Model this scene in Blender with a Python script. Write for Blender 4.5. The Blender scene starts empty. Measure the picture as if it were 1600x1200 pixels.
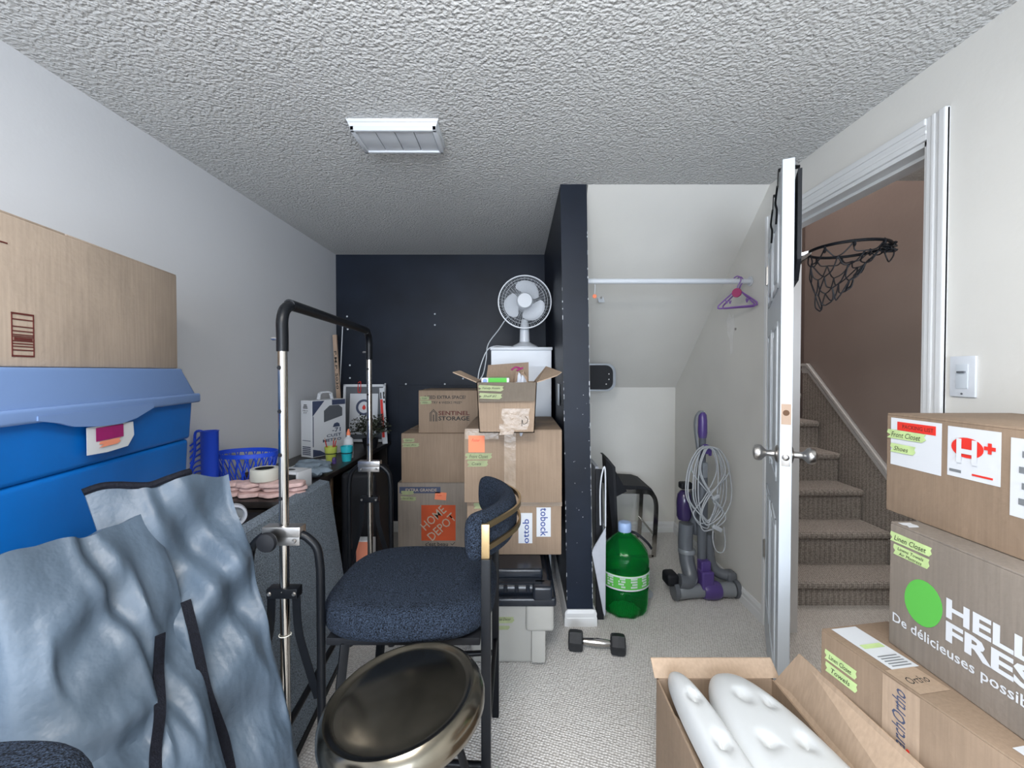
import bpy, bmesh, math, random
from mathutils import Vector, Matrix, noise
V = Vector; PI = math.pi
scene = bpy.context.scene
C = scene.collection
# ------------------------------------------------------------------ camera
CAMZ = 1.32; F = 680.0
cam_d = bpy.data.cameras.new('camera'); cam = bpy.data.objects.new('camera', cam_d); C.objects.link(cam)
cam.location = (0, 0, CAMZ); cam.rotation_euler = (math.radians(89.0), 0, 0)
cam_d.sensor_width = 36; cam_d.lens = 36*F/1600
cam_d.shift_x = -9/1600; cam_d.shift_y = -8/1600; cam_d.clip_start = .02
scene.camera = cam
# ------------------------------------------------------------------ world, lamps, exposure
w = bpy.data.worlds.new('world'); scene.world = w; w.use_nodes = True
w.node_tree.nodes['Background'].inputs[0].default_value = (.75, .85, 1, 1)
w.node_tree.nodes['Background'].inputs[1].default_value = .3
def lamp(name, kind, loc, power, col, size=.1, rot=(0, 0, 0), sy=None):
    d = bpy.data.lights.new(name, kind); d.energy = power; d.color = col
    if kind == 'AREA':
        d.shape = 'RECTANGLE'; d.size = size; d.size_y = sy or size
    else: d.shadow_soft_size = size
    o = bpy.data.objects.new(name, d); C.objects.link(o); o.location = loc; o.rotation_euler = rot
    return o
lamp('overhead_fill', 'AREA', (-.30, -.25, 2.21), 30, (1, .97, .93), .8, (0, 0, 0), .6)  # unseen downward fill, added to even out the room light; no such fixture
lamp('ceiling_bulb', 'POINT', (-.12, .35, 2.06), 10.5, (1, .965, .92), .10)
lamp('rear_cool_fill', 'AREA', (-.1, -3.1, 1.35), 95, (.80, .885, 1), 2.0, (math.radians(90), 0, 0), 1.5)  # added soft cool fill from behind the camera, not an actual window
lamp('stair_lamp', 'POINT', (1.85, 2.6, 3.7), 34, (1, .92, .87), .15)
lamp('hall_lamp', 'POINT', (1.8, .9, 2.1), 9, (1, .93, .86), .12)
vs = scene.view_settings
vs.view_transform = 'Standard'; vs.look = 'None'; vs.gamma = 1; vs.use_curve_mapping = False; vs.exposure = .86
# ------------------------------------------------------------------ materials
def mat(name, col, rough=.6, metal=0, nscale=0, namt=.0, bump=0, bscale=80, spec=None, trans=0, emit=0, col2=None, ior=None, detail=3, sheen=0):
    m = bpy.data.materials.new(name); m.use_nodes = True
    nt = m.node_tree; b = nt.nodes['Principled BSDF']
    b.inputs['Base Color'].default_value = (*col, 1); b.inputs['Roughness'].default_value = rough; b.inputs['Metallic'].default_value = metal
    if spec is not None: b.inputs['Specular IOR Level'].default_value = spec
    if trans: b.inputs['Transmission Weight'].default_value = trans
    if ior: b.inputs['IOR'].default_value = ior
    if sheen: b.inputs['Sheen Weight'].default_value = sheen
    tc = nt.nodes.new('ShaderNodeTexCoord')
    if namt:
        n = nt.nodes.new('ShaderNodeTexNoise'); n.inputs['Scale'].default_value = nscale; n.inputs['Detail'].default_value = detail
        nt.links.new(tc.outputs['Object'], n.inputs['Vector'])
        r = nt.nodes.new('ShaderNodeValToRGB'); r.color_ramp.elements[0].position = .35; r.color_ramp.elements[1].position = .65
        a = [max(0, c*(1-namt)) for c in col]; z = col2 or [min(1, c*(1+namt)) for c in col]
        r.color_ramp.elements[0].color = (*a, 1); r.color_ramp.elements[1].color = (*z, 1)
        nt.links.new(n.outputs['Fac'], r.inputs['Fac']); nt.links.new(r.outputs['Color'], b.inputs['Base Color'])
    if bump:
        n2 = nt.nodes.new('ShaderNodeTexNoise'); n2.inputs['Scale'].default_value = bscale; n2.inputs['Detail'].default_value = 3
        nt.links.new(tc.outputs['Object'], n2.inputs['Vector'])
        bp = nt.nodes.new('ShaderNodeBump'); bp.inputs['Strength'].default_value = bump; bp.inputs['Distance'].default_value = .01
        nt.links.new(n2.outputs['Fac'], bp.inputs['Height']); nt.links.new(bp.outputs['Normal'], b.inputs['Normal'])
    return m
def nodes(m):
    return m.node_tree, m.node_tree.nodes['Principled BSDF']
M = {}
M['wall'] = mat('wall_paint', (.64, .66, .695), .75, 0, 1.2, .02, .05, 60)
M['closet'] = mat('closet_paint', (.645, .635, .60), .72, 0, 1.6, .04, .06, 40)
M['trim'] = mat('trim_paint', (.66, .67, .675), .4)
M['door'] = mat('door_paint', (.53, .575, .62), .35, 0, 3, .02)
M['navy'] = mat('navy_paint', (.009, .0135, .024), .45, 0, 2.5, .25, .06, 25, spec=.22)
M['taupe'] = mat('taupe_paint', (.31, .262, .243), .5, 0, 2, .05, .1, 30)
M['white'] = mat('white_plastic', (.60, .63, .67), .35)
M['paper'] = mat('paper', (.60, .625, .66), .6)
M['black'] = mat('black_metal', (.004, .005, .007), .38, spec=.22)
M['blackmat'] = mat('black_matte', (.007, .008, .011), .6, spec=.3)
M['rubber'] = mat('black_rubber', (.013, .015, .018), .55, 0, 60, .2, .2, 300)
M['chrome'] = mat('chrome', (.46, .44, .41), .13, 1)
M['nickel'] = mat('satin_nickel', (.5, .48, .46), .28, 1)
M['bronze'] = mat('brushed_brass', (.19, .17, .135), .2, 1, 12, .12)
M['gold'] = mat('gold_metal', (.50, .36, .19), .33, 1)
M['boucle'] = mat('boucle', (.005, .008, .015), .95, 0, 330, .75, 1.0, 260, col2=(.038, .056, .092), detail=2, spec=.2)
M['panel'] = mat('grey_weave', (.13, .17, .215), .95, 0, 260, .5, .5, 350, col2=(.27, .33, .40))
M['bagcloth'] = mat('coated_cloth', (.066, .095, .133), .48, 0, 5, .1, .35, 28, spec=.5)
M['strap'] = mat('webbing', (.006, .007, .012), .75, 0, 200, .3, .3, 400, spec=.15)
M['blue'] = mat('blue_plastic', (.0, .125, .47), .4, 0, 4, .08)
M['bluelid'] = mat('blue_grey_lid', (.15, .245, .47), .42)
M['bluebright'] = mat('basket_blue', (.015, .07, .62), .4)
M['darkwood'] = mat('dark_wood', (.020, .017, .016), .38, 0, 14, .5, .05, 60)
M['woodedge'] = mat('wood_edge', (.10, .065, .04), .5, 0, 20, .3)
M['grey'] = mat('tote_grey', (.36, .355, .33), .5)
M['blacklid'] = mat('tote_black_lid', (.012, .016, .024), .25)
M['green_tape'] = mat('green_tape', (.29, .33, .175), .7, 0, 30, .08)
M['brighttape'] = mat('bright_green_tape', (.46, .60, .27), .7, 0, 30, .08)
M['orange_note'] = mat('orange_note', (.85, .24, .12), .7)
M['ink'] = mat('ink', (.02, .02, .02), .7)
M['maroon'] = mat('maroon_ink', (.10, .018, .014), .7)
M['hdorange'] = mat('orange_print', (.50, .075, .02), .75, 0, 8, .1)
M['card_print'] = mat('unprinted_board', (.44, .36, .28), .8)
M['blueink'] = mat('blue_ink', (.02, .05, .26), .6)
M['greenspot'] = mat('green_print', (.09, .42, .06), .8)
M['red'] = mat('red_print', (.65, .03, .02), .6)
M['clear_tape'] = mat('packing_tape', (.32, .245, .18), .3, 0, 20, .08, .3, 40)
M['purple'] = mat('purple_plastic', (.075, .045, .19), .3)
M['purpledark'] = mat('dark_purple', (.03, .02, .07), .2)
M['greyplast'] = mat('grey_plastic', (.10, .11, .125), .35)
M['silverplast'] = mat('silver_plastic', (.24, .26, .28), .35, .3)
M['cord'] = mat('cord_grey', (.36, .38, .40), .5)
M['foam'] = mat('white_foam', (.56, .585, .60), .38, 0, 4, .01)
M['greyfab'] = mat('pale_grey_fabric', (.42, .44, .49), .7, 0, 20, .04)
M['pink'] = mat('pink_cloth', (.62, .44, .42), .8, 0, 25, .15, .4, 40)
M['lime'] = mat('lime_plastic', (.42, .48, .08), .4)
M['teal'] = mat('teal_plastic', (.02, .42, .50), .4)
M['redpen'] = mat('red_pencil', (.38, .03, .03), .5)
M['navyprint'] = mat('navy_print', (.05, .065, .12), .5)
M['leaf'] = mat('dark_leaf', (.006, .007, .005), .35, 0, 30, .5, col2=(.06, .07, .045))
M['hpurple'] = mat('hanger_purple', (.20, .09, .34), .4)
M['hpink'] = mat('pink_label', (.34, .03, .12), .5)
M['water_cap'] = mat('cap_blue', (.30, .42, .66), .4)
M['glassgreen'] = mat('green_pet', (.03, .60, .16), .05, trans=.93, ior=1.15)
M['tapewhite'] = mat('masking_tape', (.62, .62, .56), .6)
M['greycloth'] = mat('blue_grey_cloth', (.16, .21, .26), .8, 0, 20, .2)
M['pinkorange'] = mat('orange_print2', (.75, .26, .16), .6)
M['flesh'] = mat('bare_wood', (.42, .30, .22), .7)
M['raw'] = mat('raw_plaster', (.72, .71, .69), .8, 0, 25, .03)
M['magenta'] = mat('magenta_print', (.28, .01, .12), .5)
M['magma'] = mat('carton_pale', (.5, .5, .5), .5)

def cardboard(name, col):
    m = mat(name, col, .78, 0, 4, .09, .12, 50)
    nt, b = nodes(m)
    src = b.inputs['Base Color'].links[0].from_socket
    tc = nt.nodes.new('ShaderNodeTexCoord'); mp = nt.nodes.new('ShaderNodeMapping'); mp.inputs['Scale'].default_value = (140, 140, 6)
    n = nt.nodes.new('ShaderNodeTexNoise'); n.inputs['Scale'].default_value = 1; n.inputs['Detail'].default_value = 2
    nt.links.new(tc.outputs['Object'], mp.inputs['Vector']); nt.links.new(mp.outputs['Vector'], n.inputs['Vector'])
    mx = nt.nodes.new('ShaderNodeMix'); mx.data_type = 'RGBA'; mx.blend_type = 'OVERLAY'; mx.inputs[0].default_value = .18
    nt.links.new(src, mx.inputs[6]); nt.links.new(n.outputs['Fac'], mx.inputs[7]); nt.links.new(mx.outputs[2], b.inputs['Base Color'])
    return m
M['card'] = cardboard('cardboard', (.26, .187, .130))
M['card_pale'] = cardboard('cardboard_pale', (.40, .325, .262))
M['card_grey'] = cardboard('cardboard_greyish', (.225, .192, .162))
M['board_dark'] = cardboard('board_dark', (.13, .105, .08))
M['card_in'] = cardboard('cardboard_inner', (.38, .28, .20))

def carpet(name, c1, c2):
    m = mat(name, c1, .95)
    nt, b = nodes(m)
    tc = nt.nodes.new('ShaderNodeTexCoord')
    sp = nt.nodes.new('ShaderNodeMapping'); sp.inputs['Rotation'].default_value = (0, 0, math.radians(20))
    nt.links.new(tc.outputs['Object'], sp.inputs['Vector'])
    v = nt.nodes.new('ShaderNodeTexVoronoi'); v.inputs['Scale'].default_value = 95; v.inputs['Randomness'].default_value = .35
    nt.links.new(sp.outputs['Vector'], v.inputs['Vector'])
    n = nt.nodes.new('ShaderNodeTexNoise'); n.inputs['Scale'].default_value = 2.2; n.inputs['Detail'].default_value = 4
    nt.links.new(tc.outputs['Object'], n.inputs['Vector'])
    r = nt.nodes.new('ShaderNodeValToRGB'); r.color_ramp.elements[0].position = .05; r.color_ramp.elements[1].position = .6
    r.color_ramp.elements[0].color = (*c2, 1); r.color_ramp.elements[1].color = (*c1, 1)
    inv = nt.nodes.new('ShaderNodeMath'); inv.operation = 'SUBTRACT'; inv.inputs[0].default_value = .75
    nt.links.new(v.outputs['Distance'], inv.inputs[1]); nt.links.new(inv.outputs[0], r.inputs['Fac'])
    mx = nt.nodes.new('ShaderNodeMix'); mx.data_type = 'RGBA'; mx.blend_type = 'OVERLAY'; mx.inputs[0].default_value = .25
    nt.links.new(r.outputs['Color'], mx.inputs[6]); nt.links.new(n.outputs['Fac'], mx.inputs[7]); nt.links.new(mx.outputs[2], b.inputs['Base Color'])
    bp = nt.nodes.new('ShaderNodeBump'); bp.inputs['Strength'].default_value = .9; bp.inputs['Distance'].default_value = .006
    nt.links.new(inv.outputs[0], bp.inputs['Height']); nt.links.new(bp.outputs['Normal'], b.inputs['Normal'])
    return m
M['carpet'] = carpet('loop_carpet', (.74, .725, .70), (.46, .44, .42))
M['carpet_shaded'] = carpet('loop_carpet_shaded', (.52, .485, .45), (.22, .20, .185))  # same loop carpet, the dimmer stair light painted in as darker brown

def popcorn():
    m = mat('popcorn_ceiling', (.60, .605, .60), .85)
    nt, b = nodes(m)
    tc = nt.nodes.new('ShaderNodeTexCoord')
    n = nt.nodes.new('ShaderNodeTexNoise'); n.inputs['Scale'].default_value = 62; n.inputs['Detail'].default_value = 2.5; n.inputs['Distortion'].default_value = .6
    v = nt.nodes.new('ShaderNodeTexVoronoi'); v.inputs['Scale'].default_value = 100; v.feature = 'SMOOTH_F1'
    for t in (n, v): nt.links.new(tc.outputs['Object'], t.inputs['Vector'])
    a = nt.nodes.new('ShaderNodeMath'); a.operation = 'SUBTRACT'
    nt.links.new(n.outputs['Fac'], a.inputs[0])
    s = nt.nodes.new('ShaderNodeMath'); s.operation = 'MULTIPLY'; s.inputs[1].default_value = .6
    nt.links.new(v.outputs['Distance'], s.inputs[0]); nt.links.new(s.outputs[0], a.inputs[1])
    bp = nt.nodes.new('ShaderNodeBump'); bp.inputs['Strength'].default_value = 1; bp.inputs['Distance'].default_value = .011
    nt.links.new(a.outputs[0], bp.inputs['Height']); nt.links.new(bp.outputs['Normal'], b.inputs['Normal'])
    return m
M['popcorn'] = popcorn()
def soft_spot():
    m = mat('sprayed_green', (.09, .42, .06), .8)
    return m

# ------------------------------------------------------------------ mesh helper
class MB:
    def __init__(s): s.bm = bmesh.new()
    def box(s, a, b, bev=0, seg=2, rot=None, piv=None):
        c = (V(a)+V(b))/2; d = V(b)-V(a)
        r = bmesh.ops.create_cube(s.bm, size=1)
        vs = r['verts']
        for v in vs: v.co = V((v.co.x*d.x, v.co.y*d.y, v.co.z*d.z))
        if bev:
            es = list({e for v in vs for e in v.link_edges})
            q = bmesh.ops.bevel(s.bm, geom=es, offset=bev, segments=seg, profile=.6, affect='EDGES')
            vs = list(set(q['verts']) | {v for v in vs if v.is_valid})
            seen = set(); st = [vs[0]]
            while st:
                v = st.pop()
                if v in seen: continue
                seen.add(v); st += [e.other_vert(v) for e in v.link_edges]
            vs = list(seen)
        for v in vs:
            p = v.co.copy()
            if rot: p = rot @ p
            v.co = p+c
        return s
    def bar(s, p, q, w, t=None, up=(0, 0, 1), bev=0):
        p = V(p); q = V(q); t = t or w; L = (q-p).length; z = (q-p).normalized()
        x = V(up).cross(z)
        if x.length < 1e-4: x = V((1, 0, 0))
        x.normalize(); y = z.cross(x); R = Matrix((x, y, z)).transposed(); c = (p+q)/2
        return s.box(c-V((w, t, L))/2, c+V((w, t, L))/2, bev, 2, R)
    def tube(s, pts, r, n=10, smooth=0, closed=False, cap=True):
        pts = [V(p) for p in pts]
        if smooth: pts = catmull(pts, smooth, closed)
        N = len(pts); rr = r if isinstance(r, (list, tuple)) else None
        rings = []; up = None
        for i, p in enumerate(pts):
            a = pts[(i-1) % N] if (closed or i > 0) else p
            b = pts[(i+1) % N] if (closed or i < N-1) else p
            t = (b-a).normalized()
            if up is None:
                up = V((0, 0, 1)) if abs(t.z) < .9 else V((1, 0, 0))
            up = (up-t*up.dot(t))
            if up.length < 1e-5: up = t.orthogonal()
            up.normalize(); x = t.cross(up)
            R = r if rr is None else rr[0]+(rr[-1]-rr[0])*i/(N-1) if len(rr) == 2 else rr[i]
            rings.append([s.bm.verts.new(p+(up*math.cos(2*PI*k/n)+x*math.sin(2*PI*k/n))*R) for k in range(n)])
        for i in range(N if closed else N-1):
            A = rings[i]; B = rings[(i+1) % N]
            for k in range(n): s.bm.faces.new((A[k], A[(k+1) % n], B[(k+1) % n], B[k]))
        if cap and not closed:
            s.bm.faces.new(rings[0][::-1]); s.bm.faces.new(rings[-1])
        return s
    def strip(s, pts, w, t, up=(0, 0, 1), smooth=0, closed=False):   # ribbon: w along 'up', t across
        pts = [V(p) for p in pts]
        if smooth: pts = catmull(pts, smooth, closed)
        N = len(pts); rings = []; U = V(up)
        for i, p in enumerate(pts):
            a = pts[max(i-1, 0)] if not closed else pts[(i-1) % N]; b = pts[min(i+1, N-1)] if not closed else pts[(i+1) % N]
            tt = (b-a).normalized(); x = tt.cross(U)
            x = x.normalized() if x.length > 1e-5 else V((1, 0, 0)); u = x.cross(tt).normalized()
            rings.append([s.bm.verts.new(p+u*(w/2*i1)+x*(t/2*i2)) for i1, i2 in ((1, 1), (1, -1), (-1, -1), (-1, 1))])
        for i in range(N if closed else N-1):
            A = rings[i]; B = rings[(i+1) % N]
            for k in range(4): s.bm.faces.new((A[k], A[(k+1) % 4], B[(k+1) % 4], B[k]))
        if not closed: s.bm.faces.new(rings[0][::-1]); s.bm.faces.new(rings[-1])
        return s
    def lathe(s, prof, c=(0, 0, 0), n=32, axis=(0, 0, 1), cap=True, f=None):
        z = V(axis).normalized(); x = z.orthogonal().normalized() if abs(z.z) < .999 else V((1, 0, 0)); y = z.cross(x); c = V(c)
        rings = []
        for r, h in prof:
            rings.append([s.bm.verts.new(c+z*h+(x*math.cos(2*PI*k/n)+y*math.sin(2*PI*k/n))*(max(r, 1e-4)*(f(k/n, h) if f else 1))) for k in range(n)])
        for A, B in zip(rings, rings[1:]):
            for k in range(n): s.bm.faces.new((A[k], A[(k+1) % n], B[(k+1) % n], B[k]))
        if cap: s.bm.faces.new(rings[0][::-1]); s.bm.faces.new(rings[-1])
        return s
    def prism(s, poly, d):        # poly: list of 3D points, d: extrude vector
        A = [s.bm.verts.new(V(p)) for p in poly]; B = [s.bm.verts.new(V(p)+V(d)) for p in poly]; n = len(A)
        s.bm.faces.new(A[::-1]); s.bm.faces.new(B)
        for k in range(n): s.bm.faces.new((A[k], A[(k+1) % n], B[(k+1) % n], B[k]))
        return s
    def grid(s, f, nu, nv, thick=None):
        A = [[s.bm.verts.new(f(i/nu, j/nv)) for j in range(nv+1)] for i in range(nu+1)]
        for i in range(nu):
            for j in range(nv): s.bm.faces.new((A[i][j], A[i+1][j], A[i+1][j+1], A[i][j+1]))
        if thick is not None:
            B = [[s.bm.verts.new(thick(i/nu, j/nv, A[i][j].co)) for j in range(nv+1)] for i in range(nu+1)]
            for i in range(nu):
                for j in range(nv): s.bm.faces.new((B[i][j], B[i][j+1], B[i+1][j+1], B[i+1][j]))
            for i in range(nu):
                s.bm.faces.new((A[i][0], B[i][0], B[i+1][0], A[i+1][0])); s.bm.faces.new((A[i][nv], A[i+1][nv], B[i+1][nv], B[i][nv]))
            for j in range(nv):
                s.bm.faces.new((A[0][j], A[0][j+1], B[0][j+1], B[0][j])); s.bm.faces.new((A[nu][j], B[nu][j], B[nu][j+1], A[nu][j+1]))
        return s
def catmull(P, k, closed=False):
    out = []; n = len(P)
    for i in range(n if closed else n-1):
        if closed: a, b, c, d = P[i-1], P[i], P[(i+1) % n], P[(i+2) % n]
        else: a, b, c, d = P[max(i-1, 0)], P[i], P[i+1], P[min(i+2, n-1)]
        for j in range(k):
            t = j/k
            out.append(.5*((2*b)+(c-a)*t+(2*a-5*b+4*c-d)*t*t+(3*b-a-3*c+d)*t**3))
    if not closed: out.append(P[-1])
    return out
XF = {}
def xf(o): return XF.get(o.name, Matrix())
def tagp(o, label=None, cat=None, group=None, kind=None):
    if label: o['label'] = label
    if cat: o['category'] = cat
    if group: o['group'] = group
    if kind: o['kind'] = kind
def thing(name, label, cat, loc=(0, 0, 0), rotz=0, group=None, rot=None):
    o = bpy.data.objects.new(name, None); C.objects.link(o); o.location = loc
    o.rotation_euler = rot or (0, 0, rotz); o.empty_display_size = .05
    XF[o.name] = Matrix.Translation(V(loc)) @ (Matrix.Rotation((rot or (0, 0, rotz))[2], 4, 'Z') @ Matrix.Rotation((rot or (0, 0, 0))[1], 4, 'Y') @ Matrix.Rotation((rot or (0, 0, 0))[0], 4, 'X'))
    tagp(o, label, cat, group); return o
def part(name, mb, m, parent=None, smooth=True, world=False, label=None):
    me = bpy.data.meshes.new(name)
    bmesh.ops.recalc_face_normals(mb.bm, faces=mb.bm.faces)
    mb.bm.to_mesh(me); mb.bm.free()
    if world and parent is not None: me.transform(xf(parent).inverted())
    o = bpy.data.objects.new(name, me); C.objects.link(o)
    me.materials.append(M[m] if isinstance(m, str) else m)
    if smooth:
        for p in me.polygons: p.use_smooth = True
        try: me.set_sharp_from_angle(angle=math.radians(38))
        except Exception: pass
    if parent is not None:
        o.parent = parent; XF[o.name] = xf(parent)
    if label: o['label'] = label
    return o
def single(name, mb, m, label, cat, smooth=True, group=None):   # thing that is one mesh, origin at its base
    cs = [v.co for v in mb.bm.verts]; lo = V([min(c[i] for c in cs) for i in range(3)]); hi = V([max(c[i] for c in cs) for i in range(3)])
    p = V(((lo.x+hi.x)/2, (lo.y+hi.y)/2, lo.z))
    for v in mb.bm.verts: v.co -= p
    o = part(name, mb, m, None, smooth); o.location = p; XF[o.name] = Matrix.Translation(p)
    tagp(o, label, cat, group); return o
def struct(name, mb, m, smooth=False, parent=None):
    o = part(name, mb, m, parent, smooth)
    if parent is None: o['kind'] = 'structure'
    return o
LAST = []
def text(parent, body, c, u, v, m, h=None, w=None, name='lettering', shear=0, off=.0012, bold=0, space=1, ang=0):
    cu = bpy.data.curves.new('t', 'FONT'); cu.body = body; cu.size = 1; cu.align_x = 'CENTER'; cu.align_y = 'CENTER'; cu.shear = shear; cu.offset = bold; cu.space_line = space; cu.resolution_u = 2
    to = bpy.data.objects.new('t', cu); C.objects.link(to)
    dg = bpy.context.evaluated_depsgraph_get(); me = bpy.data.meshes.new_from_object(to.evaluated_get(dg))
    bpy.data.objects.remove(to); bpy.data.curves.remove(cu)
    xs = [p.co.x for p in me.vertices]; ys = [p.co.y for p in me.vertices]
    W = max(xs)-min(xs); H = max(ys)-min(ys); cx = (max(xs)+min(xs))/2; cy = (max(ys)+min(ys))/2
    sx = w/W if w else h/H; sy = h/H if h else sx
    u = V(u).normalized(); v = V(v).normalized(); n = u.cross(v)
    ca, sa = math.cos(ang), math.sin(ang)
    for p in me.vertices:
        X = (p.co.x-cx)*sx; Y = (p.co.y-cy)*sy
        X, Y = X*ca-Y*sa, X*sa+Y*ca
        p.co = V(c)+u*X+v*Y+n*off
    me.name = name; o = bpy.data.objects.new(name, me); C.objects.link(o); me.materials.clear(); me.materials.append(M[m]); o.parent = parent
    if LAST and LAST[0].parent is parent and (LAST[1]-V(c)).length < .06: o.parent = LAST[0]
    return o
def patch(parent, c, u, v, w, h, m, name, off=.0006, t=.0005, jag=0, poly=None, ang=0, label=None):
    u = V(u).normalized(); v = V(v).normalized(); n = u.cross(v); c = V(c)+n*off
    if poly is None:
        poly = [(-.5, -.5), (.5, -.5), (.5, .5), (-.5, .5)]
        if jag: poly = [(-.5, -.5), (.5-jag, -.45), (.5, -.1), (.5-jag*.5, .2), (.5, .5), (-.5+jag*.3, .5), (-.5, .1), (-.5+jag, -.1)]
    ca, sa = math.cos(ang), math.sin(ang)
    P = []
    for a, b in poly:
        a *= w; b *= h; a, b = a*ca-b*sa, a*sa+b*ca; P.append(c+u*a+v*b)
    q = part(name, MB().prism(P, n*t), m, parent, False, label=label); LAST[:] = [q, V(c)]
    return q
def circle(r, n=24, r2=None): return [(r*math.cos(2*PI*k/n), (r2 or r)*math.sin(2*PI*k/n)) for k in range(n)]
FN = ((1, 0, 0), (0, 0, 1))          # face towards -Y
FL = ((0, -1, 0), (0, 0, 1))         # face towards -X
FR = ((0, 1, 0), (0, 0, 1))          # face towards +X
FT = ((1, 0, 0), (0, 1, 0))          # top

# ------------------------------------------------------------------ setting
XL, XR, YB, HZ = -1.49, 1.29, 3.58, 2.275
YN = -3.2
struct('floor', MB().box((XL-.1, YN-.1, -.1), (2.4, 4.5, 0)), 'carpet')
struct('ceiling', MB().box((XL-.1, YN-.1, HZ), (XR+.06, YB+.1, HZ+.1)), 'popcorn')
struct('ceiling_hall', MB().box((XR+.06, YN-.1, HZ), (2.4, 2.2, HZ+.25)), 'popcorn')
struct('wall_left', MB().box((XL-.1, YN-.1, 0), (XL, YB+.1, HZ)), 'wall')
struct('wall_rear', MB().box((XL, YN-.1, 0), (2.4, YN, HZ)), 'wall')
struct('wall_back', MB().box((XL, YB, 0), (.30, YB+.1, HZ)), 'navy')
# lower board of the navy wall stands a little proud (the seam)
o = bpy.data.objects['wall_back']
part('wall_board', MB().box((-.98, YB-.012, .0), (.215, YB, 1.205), .002), 'navy', o, False)
for sx, sz in ((-1.40, 1.77), (-1.395, 1.665), (-1.38, 1.37), (-1.38, 1.265), (-.68, 1.79), (-.68, 1.70), (-1.09, 1.215), (-.92, 1.215), (-.60, 1.215), (-.45, 1.26)):
    part('screw', MB().lathe([(.007, 0), (.007, .003), (.003, .005)], (sx, YB-.001, sz), 10, (0, -1, 0)), 'white', o, label='small white screw head')
# right wall with door opening
JY0, JY1, DZ = 1.375, 2.19, 2.045
struct('wall_right', MB().box((XR, YN, 0), (XR+.12, JY0, HZ)).box((XR, JY1, 0), (XR+.12, YB+.1, HZ)).box((XR, JY0, DZ), (XR+.12, JY1, HZ)), 'closet')
o = bpy.data.objects['wall_right']
patch(o, (XR, 2.64, 1.55), *FL, .10, .26, 'raw', 'filler_patch', poly=[(-.5, .3), (-.2, .5), (.1, .35), (.35, .45), (.5, .15), (.3, -.1), (.25, -.45), (.0, -.5), (-.1, -.15), (-.4, 0)], label='white plaster filler patch')
patch(o, (XR, 2.20, 2.16), *FL, .06, .10, 'raw', 'filler_patch', poly=circle(.5, 14), label='round white filler patch')
part('bare_screw', MB().lathe([(.008, 0), (.006, .006)], (XR, 2.58, 1.57), 8, (-1, 0, 0)), 'nickel', o)
# closet: rear wall, under-stair soffit, partition
struct('wall_closet', MB().box((.30, YB-.02, 0), (XR, YB+.1, 1.2)), 'closet')
struct('ceiling_slope', MB().prism([(.36, 2.24, HZ+.002), (.36, YB+.05, 1.13), (.36, YB+.05, HZ+.002)], (XR-.36, 0, 0)), 'closet')
pl_t, pr_t, pl_b, pr_b = .2175, .352, .257, .392
PYF = 2.24
pp = MB().prism([(pl_b, PYF, 0), (pr_b, PYF, 0), (pr_t, PYF, HZ), (pl_t, PYF, HZ)], (0, YB-PYF, 0))
struct('wall_partition', pp, 'navy')
o = bpy.data.objects['wall_partition']
# lighter paint on the closet side of the partition
part('closet_side', MB().prism([(pr_b+.004, PYF+.02, 0), (pr_b, PYF+.02, 0), (pr_t, PYF+.02, HZ), (pr_t+.004, PYF+.02, HZ)], (0, YB-PYF-.04, 0)), 'closet', o, False)
random.seed(4)
mb = MB()
for k in range(70):
    z = random.uniform(.12, 1.3) if k < 56 else random.uniform(1.3, 2.1)
    rt = random.random() < .62
    x = (pr_b+(pr_t-pr_b)*z/HZ) if rt else (pl_b+(pl_t-pl_b)*z/HZ)
    L = random.uniform(.003, .022); wd = random.uniform(.001, .0032); x0 = x-wd if rt else x
    mb.box((x0, PYF-.0012, z), (x0+wd, PYF+.004, z+L))
for k in range(16):
    x = random.uniform(pl_b+.02, pr_b-.02); z = random.uniform(.2, 1.2); d = random.uniform(.001, .003)
    mb.box((x, PYF-.001, z), (x+d, PYF+.002, z+d))
q = part('chipped_paint', mb, 'white', o, False, label='white chips along the corner edges'); q['kind'] = 'stuff'
sw = thing('outlet_plate', 'grey cover plate on the dark side of the navy partition', 'cover plate', (.2335, 2.45, 1.19))
part('plate', MB().box((-.009, -.035, -.06), (-.001, .035, .06), .002), 'silverplast', sw)
# baseboards: profile swept along
def base(name, p, q, n, h=.085):
    p = V(p); q = V(q); n = V(n); mb = MB()
    d = q-p
    mb.prism([p, p+n*.015, p+n*.015+V((0, 0, h*.5)), p+n*.012+V((0, 0, h*.56)), p+n*.013+V((0, 0, h*.8)), p+n*.006+V((0, 0, h)), p+V((0, 0, h))], d)
    return struct(name, mb, 'trim')
base('baseboard_partition', (pl_b-.004, PYF, 0), (pr_b+.004, PYF, 0), (0, -1, 0))
base('baseboard_partition_side', (pl_b, PYF-.012, 0), (pl_b, YB, 0), (-1, 0, 0))
base('baseboard_partition_closet', (pr_b+.004, PYF-.012, 0), (pr_b+.004, YB-.02, 0), (1, 0, 0))
base('baseboard_closet', (pr_b+.01, YB-.02, 0), (XR, YB-.02, 0), (0, -1, 0))
base('baseboard_right', (XR, JY1+.07, 0), (XR, YB-.02, 0), (-1, 0, 0))
base('baseboard_left', (XL, YN, 0), (XL, YB, 0), (1, 0, 0))
base('baseboard_back', (XL, YB-.012, 0), (pl_b, YB-.012, 0), (0, -1, 0))
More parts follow.
